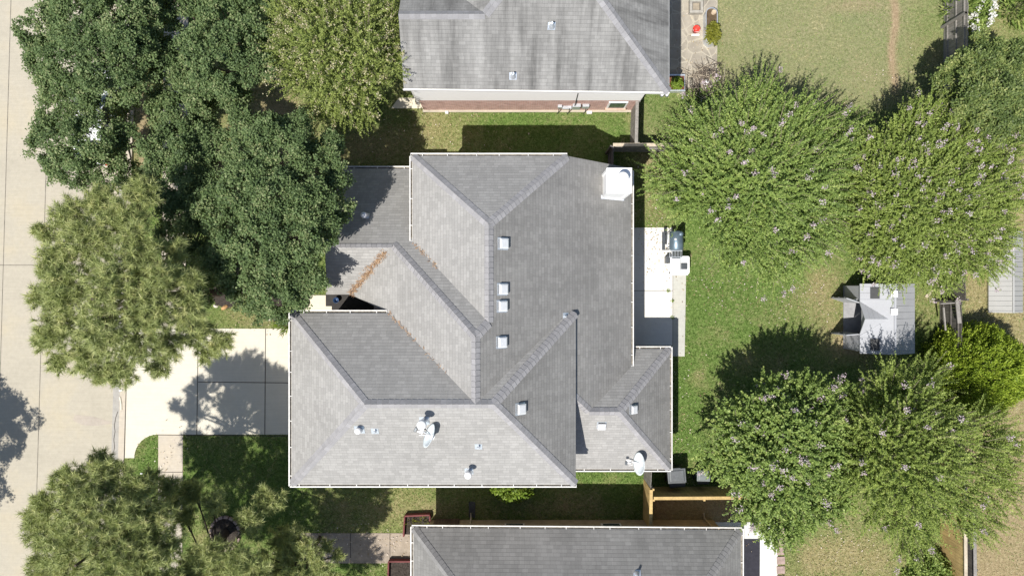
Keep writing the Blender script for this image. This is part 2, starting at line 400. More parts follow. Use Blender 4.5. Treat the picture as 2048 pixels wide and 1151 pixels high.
joints('sidewalk_joint', [((315, y), (366, y)) for y in (943, 1022, 1101, 1180)] + [((cx(y, 318), y), (cx(y, 374), y)) for y in (-60, 20, 100, 180, 260, 340, 420, 500, 580)], .0245, .03, m_joint, 'dark joints across the sidewalk')
sheet('entry_walk', [(600, 590), (665, 590), (720, 590), (720, 640), (560, 640), (600, 626)], .05, m_porch, 'cream concrete walk at the shaded entry', .08)
sheet('porch_shade_floor', [(652, 575), (778, 575), (778, 640), (664, 640), (664, 612), (652, 612)], .056, mat_concrete('porch_shade_tone', (.05, .047, .045), .3), 'porch floor at the entry, coloured near black to stand for shade', .08)  # entry shade is put into this slab's near-black colour
sheet('flower_bed', [(400, 560), (420, 590), (432, 607), (452, 618), (470, 610), (480, 590), (500, 585), (525, 600), (545, 625), (548, 650), (590, 655), (622, 640), (622, 570), (560, 500), (430, 500)], .016, m_mulch, 'dark mulch flower bed in front of the house')
sheet('patio', [(1255, 455), (1345, 455), (1345, 637), (1345, 690), (1255, 690)], .030, m_patio, 'white sunlit concrete patio behind the house')
sheet('patio_strip', [(1345.6, 545), (1372, 545), (1369, 712), (1343, 712), (1343, 690.6), (1345.6, 690.6)], .028, m_patio2, 'grey concrete strip along the patio edge')
joints('patio_joint', [((1255, 581), (1345, 581)), ((1345.3, 500), (1345.3, 690))], .0345, .022, m_joint, 'thin joint across the patio')
sheet('flagstone_patio', [(1300, -120), (1436, -120), (1434, 150), (1425, 175), (1370, 178), (1336, 150), (1300, 150)], .022, m_flag, 'worn flagstone patio of the upper house')
sheet('lower_walk', [(600, 1065), (835, 1065), (835, 1125), (600, 1125)], .022, m_walk2, 'mottled brown concrete walk of the lower house')
joints('lower_walk_joint', [((780, 1065), (780, 1125)), ((701, 1065), (701, 1125))], .0265, .03, m_joint, 'dark joints across the brown walk')
sheet('lower_patio', [(1425, 1043), (1556, 1043), (1552, 1350), (1440, 1350), (1440, 1060)], .026, m_whitewash, 'whitewashed concrete patio behind the lower house')
sheet('side_slab', [(782, 217), (798, 196), (850, 196), (850, 217)], .03, m_porch, 'beige concrete slab beside the upper house')
sheet('stain', [(150, 828), (185, 832), (214, 840), (240, 842), (214, 848), (190, 851), (165, 849), (146, 840)], .0135, mat_concrete('damp_brown_stain', (.40, .355, .30), .12), 'brown damp stain on the street', .003)

# ------------------------------------------------------------------ houses
class Roof:
    def __init__(s): s.polys = []; s.caps = []
    def plane(s, pts, m=0): s.polys.append(([M(*p) for p in pts], m))
    @staticmethod
    def frame(pts):
        n = Vector((0, 0, 0))
        for i in range(len(pts)):
            a, b_ = pts[i], pts[(i + 1) % len(pts)]
            n += Vector(((a.y - b_.y) * (a.z + b_.z), (a.z - b_.z) * (a.x + b_.x), (a.x - b_.x) * (a.y + b_.y)))
        n.normalize()
        if n.z < 0: n = -n
        u = Vector((0, 0, 1)).cross(n).normalized(); v = n.cross(u)
        return n, u, v
    def build(s, parent, mats, thick=.13):
        b = MB(); cnt = {}
        key = lambda p: (round(p.x, 2), round(p.y, 2), round(p.z, 2))
        for pts, m in s.polys:
            n, u, v = s.frame(pts)
            if (pts[1] - pts[0]).cross(pts[2] - pts[1]).z < 0 and len(pts) == 3: pts.reverse()
            area = sum(pts[i].x * pts[(i + 1) % len(pts)].y - pts[(i + 1) % len(pts)].x * pts[i].y for i in range(len(pts)))
            if area < 0: pts.reverse()
            b.face(pts, m, [(p.dot(u), p.dot(v)) for p in pts])
            dn = Vector((0, 0, thick)); b.face([p - dn for p in reversed(pts)], 3)
            for i in range(len(pts)):
                e = tuple(sorted((key(pts[i]), key(pts[(i + 1) % len(pts)])))); cnt.setdefault(e, []).append((pts[i], pts[(i + 1) % len(pts)]))
        dn = Vector((0, 0, thick))
        for e, l in cnt.items():
            if len(l) == 1:
                p, q = l[0]; b.face([p - dn, q - dn, q, p], 3)
        return b.build('roof', mats, parent)
    def cap(s, a, b_, i, j): s.caps.append((M(*a), M(*b_), i, j))
    def build_caps(s, roof, mat, wd=.19):
        for a, c, i, j in s.caps:
            b = MB()
            d = (c - a).normalized(); L = (c - a).length
            sides = []
            for k in (i, j):
                n = s.frame(s.polys[k][0])[0]; cen = sum(s.polys[k][0], Vector((0, 0, 0))) / len(s.polys[k][0])
                sd_ = n.cross(d).normalized()
                if sd_.dot(cen - a) < 0: sd_ = -sd_
                sides.append((sd_, n))
            up = (sides[0][1] + sides[1][1]).normalized(); top = up * .035
            nseg = max(1, int(L / .2))
            for (sd_, n), o in ((sides[0], 0), (sides[1], .5)):
                for q in range(nseg):                       # overlapping cap pieces, each raised a little at its lower end
                    t0, t1 = q / nseg, (q + 1) / nseg; lift0 = n * .022; lift1 = n * .010
                    p0 = a + (c - a) * t0; p1 = a + (c - a) * t1
                    pts = [p0 + top + lift0 * .3, p1 + top, p1 + sd_ * wd + lift1, p0 + sd_ * wd + lift0]
                    uvs = [(o, q * .2), (o, q * .2 + .195), (o + .19, q * .2 + .195), (o + .19, q * .2)]
                    if (pts[1] - pts[0]).cross(pts[2] - pts[1]).z < 0: pts.reverse(); uvs.reverse()
                    b.face(pts, 0, uvs)
            b.build('ridge_cap', mat, roof)
def gutter(parent, a, c, out, start_cap=True, wdt=.125):
    """white trough below an eave; a,c plan units; out = outward (x,y) in plan"""
    a = M(*a) - Vector((0, 0, .015)); c = M(*c) - Vector((0, 0, .015)); o = Vector((out[0], -out[1], 0)).normalized()
    d = (c - a).normalized(); z = Vector((0, 0, 1)); b = MB()
    a0, c0 = a - o * .005, c - o * .005
    b.bar(a0 + o * (wdt - .018) - z * .05, c0 + o * (wdt - .018) - z * .05, .040, .10, 0)       # front lip
    b.bar(a0 + o * wdt * .45 - z * .095, c0 + o * wdt * .45 - z * .095, wdt * .86, .014, 1)      # bottom
    b.bar(a0 + o * .008 - z * .05, c0 + o * .008 - z * .05, .012, .085, 0)                       # back
    for e, sg in ((a0, 1), (c0, -1)):
        b.bar(e + d * sg * .008 + o * .01 - z * .05, e + d * sg * .008 + o * (wdt - .03) - z * .05, .014, .09, 0)
    n = max(2, int((c - a).length / .96))
    for k in range(n):
        p = a0 + (c0 - a0) * ((k + .5) / n + random.uniform(-.02, .02))
        b.bar(p + o * -.03 - z * .004, p + o * (wdt - .02) - z * .004, .026, .012, 0)
    return b.build('gutter', [m_gut, m_gutin], parent)
def wall_prism(b, x0, x1, y0, y1, tops, z0=0.0, m=0):
    """box footprint in plan units, tops = heights at (x0,y0),(x1,y0),(x1,y1),(x0,y1); UVs in metres for brickwork"""
    cs = [(x0, y0), (x1, y0), (x1, y1), (x0, y1)]
    for i in range(4):
        j = (i + 1) % 4
        p = [M(*cs[i], z0), M(*cs[j], z0), M(*cs[j], tops[j]), M(*cs[i], tops[i])]
        L = (p[1] - p[0]).length
        b.face(list(reversed(p)), m, list(reversed([(0, p[0].z), (L, p[1].z), (L, p[2].z), (0, p[3].z)])))
    b.face([M(*cs[i], tops[i]) for i in (3, 2, 1, 0)], m)
def vent_box(roof, ix, iy, zfun, w_=.38, h_=.16, name='roof_vent'):
    h = zfun(*G(ix, iy, 200)[:2]); h = zfun(*G(ix, iy, h)[:2]); h = zfun(*G(ix, iy, h)[:2])
    c = M(*G(ix, iy, h)); b = MB()
    e = 8.0; gx = (zfun(G(ix, iy, h)[0] + e, G(ix, iy, h)[1]) - h) / e; gy = (zfun(G(ix, iy, h)[0], G(ix, iy, h)[1] + e) - h) / e
    n = Vector((-gx, gy, 1)).normalized(); rot = Vector((0, 0, 1)).rotation_difference(n).to_matrix()
    T = lambda x, y, z: c + rot @ Vector((x, y, z))
    r = w_ / 2; f = r * 1.22
    b.mesh([T(-f, -f, .008), T(f, -f, .008), T(f, f, .008), T(-f, f, .008), T(-f, -f, .02), T(f, -f, .02), T(f, f, .02), T(-f, f, .02)], [(4, 5, 6, 7), (0, 1, 5, 4), (1, 2, 6, 5), (2, 3, 7, 6), (3, 0, 4, 7)], 1)
    rr = r * .8
    b.mesh([T(-rr, -rr, .02), T(rr, -rr, .02), T(rr, rr, .02), T(-rr, rr, .02), T(-rr, -rr, h_ * .62), T(rr, -rr, h_ * .62), T(rr, rr, h_ * .62), T(-rr, rr, h_ * .62)], [(0, 1, 5, 4), (1, 2, 6, 5), (2, 3, 7, 6), (3, 0, 4, 7)], 2)
    q = r * .93; z0, z1, z2 = h_ * .55, h_ * .86, h_
    b.mesh([T(-r, -r, z0), T(r, -r, z0), T(r, r, z0), T(-r, r, z0), T(-r, -r, z1), T(r, -r, z1), T(r, r, z1), T(-r, r, z1), T(-q * .8, -q * .8, z2), T(q * .8, -q * .8, z2), T(q * .8, q * .8, z2), T(-q * .8, q * .8, z2)],
           [(3, 2, 1, 0), (0, 1, 5, 4), (1, 2, 6, 5), (2, 3, 7, 6), (3, 0, 4, 7), (4, 5, 9, 8), (5, 6, 10, 9), (6, 7, 11, 10), (7, 4, 8, 11), (8, 9, 10, 11)], 0)
    return b.build(name, [m_vent, m_galv, m_dark], roof)
def pipe(roof, ix, iy, zfun, r=.05, h_=.4, capped=False, flange=.14):
    h = zfun(*G(ix, iy, 200)[:2]); h = zfun(*G(ix, iy, h)[:2]); h = zfun(*G(ix, iy, h)[:2])
    p = G(ix, iy, h); c = M(*p); b = MB(); e = 8.0
    gx = (zfun(p[0] + e, p[1]) - h) / e; gy = (zfun(p[0], p[1] + e) - h) / e
    n = Vector((-gx, gy, 1)).normalized(); rot = Vector((0, 0, 1)).rotation_difference(n).to_matrix()
    T = lambda x, y, z: c + rot @ Vector((x, y, z)); f = flange
    b.mesh([T(-f, -f, .006), T(f, -f, .006), T(f, f, .006), T(-f, f, .006), T(-f, -f, .016), T(f, -f, .016), T(f, f, .016), T(-f, f, .016)], [(4, 5, 6, 7), (0, 1, 5, 4), (1, 2, 6, 5), (2, 3, 7, 6), (3, 0, 4, 7)], 0)
    b.lathe(c, [(r * 2.4, -.02), (r * 1.9, .06), (r * 1.15, .16), (r, .17), (r, h_), (r * .75, h_), (r * .75, h_ - .1), (0.001, h_ - .1)], 14, 0)
    if capped:
        b.lathe(c + Vector((0, 0, h_)), [(r * 1.0, -.02), (r * 1.9, .0), (r * 2.0, .10), (r * 1.7, .14), (0.001, .17)], 16, 1)
        b.lathe(c + Vector((0, 0, h_)), [(r * 2.0, -.0), (0.001, -.0)], 16, 1)
    return b.build('vent_pipe', [m_galv, m_white], roof)

# ---- main house: roof planes as height functions of plan x,y
E = lambda x, y: 144 + .747 * (215 - x)
W1 = lambda x, y: 235 + .733 * (x + 167.6)
N2 = lambda x, y: 346.4 - .731 * (74.4 - y)
SB = lambda x, y: 346.4 - .741 * (y - 178)
EB = lambda x, y: 346.4 - .839 * (x + 27.6)
DS = lambda x, y: 205 - .725 * (y - 213)
DE = lambda x, y: 205 - .833 * (x - 186)
house = thing('brick_house', M(-60, 60), 'large house with pale grey hip roofs and white chimney in the middle of the photo', 'house', 'houses on the street')
R = Roof()
r1n, r1s, r2n, r2s = (-36, -99.5, 331.5), (-36, 54, 331.5), (-56, 74.4, 346.4), (-56, 178, 346.4)
rw, re_ = (-225.6, 178, 346.4), (-27.6, 178, 346.4)
ce = (-200.8, -73.9, 238)
R.plane([(-167.6, -222, 235), r1n, r1s, (-167.6, -78, 235)], 0)                                              # 0 W1
R.plane([(-167.6, -222, 235), (93.2, -222, 235), r1n], 0)                                                    # 1 N1
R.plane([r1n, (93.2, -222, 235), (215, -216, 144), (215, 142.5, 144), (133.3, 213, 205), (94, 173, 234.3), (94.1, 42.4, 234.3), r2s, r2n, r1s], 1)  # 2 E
R.plane([(-314, -216.6, 134), (-150, -216.6, 134), (-150, -60.3, 247.9), r1s, r2n, ce, (-314, -73.9, 238)], 0)  # 3 N2
R.plane([(-314, -73.9, 238), ce, (-284.8, 11.5, 175), (-328, 11.5, 175)], 0)                                 # 4 S porch
R.plane([r2s, r2n, ce, (-284.8, 11.5, 175), (-207.4, 42.4, 233)], 0)                                         # 5 W2
R.plane([(-372, 42.4, 233), (-207.4, 42.4, 233), r2s, rw], 0)                                                # 6 NB left
R.plane([r2s, (94.1, 42.4, 233), (107.6, 42.4, 233), re_], 0)                                                # 7 NB right
R.plane([rw, re_, (107.6, 331, 233), (-372, 331, 233)], 0)                                                   # 8 SB
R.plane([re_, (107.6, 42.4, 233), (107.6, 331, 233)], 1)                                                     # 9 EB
R.plane([(-372, 42.4, 233), rw, (-372, 331, 233)], 0)                                                        # 10 WB
R.plane([(94, 333, 118), (290.5, 333, 118), (186, 213, 205), (133.3, 213, 205), (94, 173, 234)], 0)          # 11 DS
R.plane([(205, 112.4, 118), (290.5, 112.4, 118), (186, 213, 205), (133.3, 213, 205), (205, 151.2, 151.5)], 0)  # 12 DN
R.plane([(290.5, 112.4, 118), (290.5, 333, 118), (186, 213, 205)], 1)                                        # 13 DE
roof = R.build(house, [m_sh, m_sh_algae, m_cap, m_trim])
for a in [((-167.6, -222, 235), r1n, 0, 1), ((93.2, -222, 235), r1n, 1, 2), (r1n, r1s, 0, 2), (r1s, r2n, 3, 2), (r2n, ce, 3, 5), (r2n, r2s, 5, 2), (ce, (-314, -73.9, 238), 3, 4),
          ((-372, 42.4, 233), rw, 6, 10), ((-372, 331, 233), rw, 8, 10), (rw, r2s, 6, 8), (r2s, re_, 7, 8), ((107.6, 42.4, 233), re_, 7, 9), ((107.6, 331, 233), re_, 8, 9),
          ((94, 173, 234), (133.3, 213, 205), 11, 2), ((133.3, 213, 205), (186, 213, 205), 11, 12), ((290.5, 112.4, 118), (186, 213, 205), 12, 13), ((290.5, 333, 118), (186, 213, 205), 11, 13)]:
    R.cap(*a)
R.build_caps(roof, m_cap)
b = MB()
wall_prism(b, -155, 80, -210, 60, [228] * 4)
wall_prism(b, 80.2, 203, -208, 140, [238, 148, 148, 238])
wall_prism(b, -299, -155.3, -203, -80, [140, 140, 226, 226]); wall_prism(b, -299, -240, -79, -2, [226, 226, 175, 175]); wall_prism(b, -239.8, -155.2, -79, 57.8, [196] * 4)
wall_prism(b, -358, 95, 58, 318, [228] * 4)
wall_prism(b, 95.2, 277, 127, 320, [114] * 4)
b.build('wall', m_brick_main, house)
b = MB(); b.box(M(-359.5, 175, 48), (.06, 4.6, 2.15)); 
for k in range(5): b.box(M(-361.2, 175, 14 + k * 18), (.03, 4.5, .33))
b.build('garage_door', m_white, house, .01)
b = MB(); b.box(M(-300.6, -120, 60), (.06, 1.6, 1.4)); b.build('window', [m_glass], house)
for a, c, o in [((-171, -222, 235), (93, -222, 235), (0, -1)), ((-167.6, -222, 235), (-167.6, -79, 235), (-1, 0)), ((215, -212, 144), (215, 141, 144), (1, 0)), ((-375, 42.4, 233), (-211, 42.4, 233), (0, -1)),
                ((-372, 39, 233), (-372, 334, 233), (-1, 0)), ((-375, 331, 233), (109, 331, 233), (0, 1)), ((216, 112.4, 118), (293, 112.4, 118), (0, -1)), ((290.5, 109, 118), (290.5, 336, 118), (1, 0)),
                ((110, 333, 118), (293, 333, 118), (0, 1)), ((-314, -216.6, 134), (-172, -216.6, 134), (0, -1))]:
    gutter(house, a, c, o)
# chimney chase with cap
ch0 = M(178, -178, 0); b = MB()
b.box((ch0.x, ch0.y, (100 + 250) / 2 * S), (.90, .90, 150 * S))
for sx in (-1, 1):
    for sy in (-1, 1): b.box((ch0.x + sx * .435, ch0.y + sy * .435, 176 * S), (.1, .1, 148 * S))
chim = b.build('chimney', m_siding, house)
b = MB(); b.box((ch0.x, ch0.y, 252.5 * S), (1.0, 1.0, .07)); b.build('chimney_top', m_white, chim, .01)
b = MB(); fc = (ch0.x + .09, ch0.y + .06, 254 * S); b.lathe(fc, [(.16, 0), (.16, .3), (.23, .3), (.23, .40), (.19, .44), (.1, .46), (.09, .42), (.001, .42)], 24); b.build('flue_cap', m_white, chim)
b = MB()
for q in range(9):
    b.box(M(158 + q * 5, -159.0, E(158 + q * 5, 0) + 1.5), (.115, .16, .02), tilt=None)
b.build('flashing', m_galv, chim)
for ix, iy in ((1005, 487), (1004, 578), (1003, 612), (1002, 684)): vent_box(roof, ix, iy, E)
vent_box(roof, 1040, 817, EB); vent_box(roof, 1265, 818, DE, .33); vent_box(roof, 1203, 849, DS, .32)
pipe(roof, 732, 432, N2, .06, .4, True); pipe(roof, 719, 858, SB, .06, .24, True, .19); pipe(roof, 750, 861, SB, .035, .22); pipe(roof, 957, 892, SB, .035, .25)
pipe(roof, 938, 941, SB, .07, .6, True, .17); pipe(roof, 849, 840, SB, .085, .85, True, .18); pipe(roof, 1131, 632, lambda x, y: E(x, y), .03, .18)

# ---- upper house (brick below, white siding above)
uh = thing('brick_house', M(60, -480), 'house with streaked grey roof and white siding over red brick, at the top edge', 'house', 'houses on the street')
U = Roof(); ap = (60, -536, 374)
US = lambda x, y: 231 + .70 * (-333 - y)
U.plane([(-183, -337, 231), (265, -331, 231), ap, (-43, -436, 302), (-181, -436, 302)], 0)      # 0 south
U.plane([(265, -331, 231), (265, -741, 231), ap], 0)                                             # 1 east
U.plane([(-43, -436, 302), ap, (-145, -741, 231), (-145, -537, 231)], 0)                          # 2 west
U.plane([(-181, -436, 302), (-43, -436, 302), (-145, -537, 231), (-181, -537, 231)], 0)           # 3 north wing
U.plane([ap, (265, -741, 231), (-145, -741, 231)], 0)                                            # 4 north
uroof = U.build(uh, [m_sh_up, m_sh_up, m_cap, m_trim])
for a in [((265, -331, 231), ap, 0, 1), ((-43, -436, 302), ap, 0, 2), ((-181, -436, 302), (-43, -436, 302), 0, 3), (ap, (265, -741, 231), 1, 4), (ap, (-145, -741, 231), 2, 4)]: U.cap(*a)
U.build_caps(uroof, mat_shingle('upper_ridge_caps', (.285, .283, .29), .06, row=.2))
b = MB(); wall_prism(b, -176, 239, -720, -354.5, [90] * 4); uw = b.build('wall', m_brick_red, uh)
tag(uw, 'red brick lower wall')
b = MB()
for k in range(17):                                       # lapped boards
    z0 = 90.5 + k * 7.9
    for (x0, y0, x1, y1) in ((-177, -355.8 + 3, 241, -355.8 + 3), (241, -352.8, 241, -720), (-177, -720, -177, -352.8)):
        a = M(x0, y0, z0); c = M(x1, y1, z0); b.bar(a + Vector((0, 0, .09)), c + Vector((0, 0, .09)), .05, .18)
b.prism([tuple(M(x, y))[:2] for x, y in ((-175, -355), (239, -355), (239, -719), (-175, -719))], 90 * S, 228 * S)
tag(b.build('siding', m_siding, uh), 'white lap siding above the brick')
b = MB(); b.box(M(-179, -353.6, 115), (.1, .05, 2.8)); b.build('corner_board', m_trim, uh)
b = MB(); b.bar(M(-185, -336.2, 224), M(265, -330.2, 224), .03, .2); b.bar(M(265.6, -331, 224), M(265.6, -740, 224), .03, .2); b.build('fascia', m_trim, uh)
for ix, iy, hh in ((1103, 52, .34), (1026, 152, .34)): pipe(uroof, ix, iy, US, .055, hh, False, .15)
b = MB(); b.box(M(100, -472, US(100, -472)) + Vector((0, 0, .05)), (.32, .2, .1)); b.build('roof_vent', m_white, uroof)
wc = M(203, -353.2, 50); b = MB(); b.box(wc, (.86, .06, 1.06)); wf = b.build('window', m_white, uh)
b = MB()
for sx in (-1,): b.box(wc + Vector((0, -.035, -.0)), (.70, .02, .9))
b.build('pane', m_glass, wf)
b = MB(); b.box(wc + Vector((0, -.05, -.56)), (.95, .12, .06)); b.build('sill', mat_plain('brick_sill', (.5, .36, .28), .9), wf)
b = MB(); mc = M(125, -352, 42)
b.box(mc, (.36, .16, .62)); b.box(mc + Vector((.42, 0, .06)), (.3, .13, .42)); b.box(mc + Vector((-.42, 0, -.2)), (.42, .14, .2)); b.box(mc + Vector((-.75, 0, .0)), (.2, .12, .26))
b.build('meter_box', m_galv, uh, .01)
b = MB(); pr = Vector((0, -.08, 0))
b.tube([mc + pr + Vector((-.1, .03, .3)), M(118, -352, 215)], .02, 6)
for dx in (-.78, -.3, .45): b.tube([mc + pr + Vector((dx, .02, -.1)), mc + pr + Vector((dx, -.05, -.45)), mc + pr + Vector((dx - .04, -.03, -.95))], .022, 6)
b.build('conduit', m_steel, uh)
for ux_, uw_ in ((154, .24), (-130, .14)):
    b = MB(); b.box(M(ux_, -349.5, 3.5), (uw_, .12, .15)); b.build('utility_box', m_white, uh)
b = MB()
for dx in (0, 7): b.lathe(M(259 + dx * 1.2, -333, 205), [(.001, .14), (.04, .12), (.09, -.06), (.075, -.06), (.001, .02)], 12)
b.bar(M(256, -334, 212), M(270, -334, 212), .05, .05)
b.build('floodlight', m_white, uh)
b = MB(); b.prism([tuple(M(x, y))[:2] for x, y in ((-178, -350.5), (240, -350.5), (240, -356), (-178, -356))], 0, .10); b.build('foundation', mat_concrete('foundation_concrete', (.46, .42, .34), .15), uh)

# ---- lower house
lh = thing('brick_house', M(120, 640), 'single storey buff brick house with dull grey hip roof, cut off by the bottom edge', 'house', 'houses on the street')
L = Roof(); lA, lB = (54, 677, 284), (187, 680, 284)
LN = lambda x, y: 116 + .72 * (y - 444)
L.plane([(-181.6, 442.6, 116), (422, 447, 116), lB, lA], 0); L.plane([(-181.6, 442.6, 116), lA, (-181.6, 912, 116)], 0)
L.plane([(422, 447, 116), (422, 912, 116), lB], 0); L.plane([lA, lB, (422, 912, 116), (-181.6, 912, 116)], 0)
lroof = L.build(lh, [m_sh_low, m_sh_low, m_cap, m_trim])
for a in [((-181.6, 442.6, 116), lA, 0, 1), ((422, 447, 116), lB, 0, 2), (lA, lB, 0, 3), ((-181.6, 912, 116), lA, 1, 3), ((422, 912, 116), lB, 2, 3)]: L.cap(*a)
L.build_caps(lroof, mat_shingle('lower_ridge_caps', (.235, .233, .23), .05, row=.2))
b = MB(); wall_prism(b, -162, 402, 463, 892, [113] * 4); b.build('wall', m_brick_tan, lh)
gutter(lh, (-185, 442.6, 116), (425, 447, 116), (0, -1), wdt=.14); gutter(lh, (-181.6, 440, 116), (-181.6, 905, 116), (-1, 0), wdt=.14); gutter(lh, (422, 444, 116), (422, 905, 116), (1, 0), wdt=.14)
b = MB(); dcx = M(-129, 461.5, 46); b.box(dcx, (1.16, .07, 2.0)); 
for k in range(9): b.box(dcx + Vector((-.5 + k * .125, .045, 0)), (.09, .03, 1.9))
b.build('door', mat_wood('brown_door', (.13, .095, .075)), lh)
for wx in (5, 193):
    wc = M(wx, 461.5, 60); b = MB(); b.box(wc, (.92, .08, 1.3)); wf = b.build('window', m_white, lh)
    b = MB(); b.box(wc + Vector((0, .05, 0)), (.76, .02, 1.12)); b.build('pane', m_glass, wf)
def downspout(parent, x, y, top, tail, mat):
    b = MB(); a = M(x, y, top); b.tube([a + Vector((0, .42, .1)), a + Vector((0, .06, -.25)), M(x, y, 6) + Vector((0, .06, 0)), M(x, y, 3) + Vector((0, tail, 0))], .045, 6); b.build('downspout', mat, parent)
downspout(lh, -82, 461, 108, .3, mat_plain('tan_downspout', (.5, .44, .33), .5)); downspout(lh, 383, 461, 108, .3, mat_plain('buff_downspout', (.55, .47, .33), .5))
b = MB(); g0, g1 = GM(944, 1003, .05), GM(944, 1034, .05)
b.bar(g0 + Vector((-.13, 0, 0)), g1 + Vector((-.13, 0, 0)), .03, .09); b.bar(g0 + Vector((.13, 0, 0)), g1 + Vector((.13, 0, 0)), .03, .09); b.bar(g0 - Vector((0, 0, .03)), g1 - Vector((0, 0, .03)), .24, .02)
tag(b.build('splash_trough', m_steel), 'narrow grey splash trough lying on shaded grass below a downspout', 'splash trough')
pipe(lroof, 1274, 1146, LN, .05, .4, False, .16)
b = MB(); b.prism([tuple(GM(x, y))[:2] for x, y in ((1484, 1076), (1519.5, 1076), (1518, 1330), (1483, 1330))], .0265, .034)
tag(b.build('patio_mat', m_mat), 'dark slate coloured rectangular mat on the whitewashed patio', 'mat')

# ---- satellite dishes standing on the main roof
def dish(ix, iy, zfun, yaw, r, aspect, label, lift=.55):
    h = zfun(*G(ix, iy, 200)[:2]); h = zfun(*G(ix, iy, h)[:2]); h = zfun(*G(ix, iy, h)[:2]); base = M(*G(ix, iy, h))
    el = math.radians(24); dn = Vector((math.cos(yaw) * math.cos(el), math.sin(yaw) * math.cos(el), math.sin(el)))
    side = Vector((-math.sin(yaw), math.cos(yaw), 0)); upv = dn.cross(side); upv = upv if upv.z > 0 else -upv
    foot = base + Vector((math.cos(yaw), math.sin(yaw), 0)) * .42
    foot.z = zfun(foot.x / S, -foot.y / S) * S
    c = base + Vector((0, 0, lift)); tng = thing('satellite_dish', foot, label, 'satellite dish', 'satellite dishes on the main roof')
    vs = []; fs = []; nr, na = 6, 32
    for sgn, off in ((1, 0), (-1, -.012)):
        st = len(vs)
        for i in range(nr + 1):
            q = i / nr
            for k in range(na):
                a = 2 * PI * k / na; vs.append(c + side * (r * q * math.cos(a)) + upv * (r * aspect * q * math.sin(a)) + dn * (.11 * q * q * r / .4 - .05 + off))
        for i in range(nr):
            for k in range(na):
                k2 = (k + 1) % na; f = (st + i * na + k, st + i * na + k2, st + (i + 1) * na + k2, st + (i + 1) * na + k); fs.append(f if sgn > 0 else f[::-1])
    for k in range(na):
        k2 = (k + 1) % na; n0 = (nr + 1) * na; fs.append((nr * na + k, nr * na + k2, n0 + nr * na + k2, n0 + nr * na + k))
    b = MB(); b.mesh(vs, fs, 0, True); b.build('reflector', m_dish, tng)
    b = MB(); back = c - dn * .1
    b.tube([foot + Vector((0, 0, .01)), foot + Vector((0, 0, .2)), back - upv * .1, back], .028, 8); b.box(back, (.12, .16, .18), yaw); b.build('mast', m_white, tng)
    b = MB(); b.box(foot + Vector((0, 0, .02)), (.2, .26, .03), yaw); 
    for s_ in (-1, 1): b.tube([foot + side * s_ * .22, c - dn * .08 - upv * .15], .012, 6)
    b.build('mount', m_white, tng)
    b = MB(); tip = c + dn * .52 - upv * .30; b.tube([c - upv * (r * aspect * .95), tip], .016, 6, 0); 
    b.build('feed_arm', m_steel, tng)
    b = MB(); b.box(tip + Vector((0, 0, .03)), (.16, .10, .1), yaw + PI / 2); b.build('receiver_head', m_steel, tng, .015)
    return tng
dish(864, 866, SB, math.radians(157), .46, .86, 'pale satellite dish beside the tall capped flue on the wide south roof slope', .5)
dish(1277, 921, DS, math.radians(178), .48, .88, 'pale satellite dish at the low roof corner above the wheeled bins', .5)

# ------------------------------------------------------------------ foliage
def norm(a): return a / np.maximum(np.linalg.norm(a, axis=-1, keepdims=True), 1e-9)
def leaves(name, C, D, Nn, Ln, Wd, tint, mat, parent, tri=False):
    D = norm(D); side = norm(np.cross(D, Nn)); o = np.array(ORG[parent]); n = len(C)
    C = C - o; Ln = np.broadcast_to(np.asarray(Ln), (n,))[:, None]; Wd = np.broadcast_to(np.asarray(Wd), (n,))[:, None]
    if tri:
        v = np.stack([C - side * Wd / 2, C + side * Wd / 2, C + D * Ln], 1).reshape(-1, 3); k = 3
    else:
        up = norm(np.cross(side, D))
        v = np.stack([C, C + D * Ln * .45 + side * Wd / 2 + up * Wd * .15, C + D * Ln, C + D * Ln * .45 - side * Wd / 2 + up * Wd * .15], 1).reshape(-1, 3); k = 4
    f = np.arange(n * k).reshape(n, k)
    return link(name, np_mesh(name, v, f, {'tint': np.repeat(np.clip(tint, 0, 1), k)}, [mat]), parent)
def lobes_world(lobes, zc, dz, rng):
    """photo lobes (ix,iy,rpx[,dz]) -> centre (m), radius (m); domed so that inner lobes stand higher"""
    L_ = np.array([l[:3] for l in lobes], float); m = L_[:, :2].mean(0); d = np.hypot(*(L_[:, :2] - m).T)
    q = d / max(d.max(), 1); out = []
    for (ix, iy, r), qq, l in zip(L_, q, lobes):
        z = zc + dz * (1 - qq ** 2) - dz * .5 * qq + rng.uniform(-.25, .25) + (l[3] if len(l) > 3 else 0); p = GM(ix, iy, z); out.append((np.array(p), r * S * (1 - z / 35)))
    return out
def ellipse_lobes(ix, iy, rx, ry, n, rl, rng):
    out = []; 
    for i in range(n):
        a = i * 2.39996; q = math.sqrt((i + .5) / n) * .82
        out.append((ix + rx * q * math.cos(a) + rng.uniform(-8, 8), iy + ry * q * math.sin(a) + rng.uniform(-8, 8), rl * rng.uniform(.8, 1.15)))
    return out
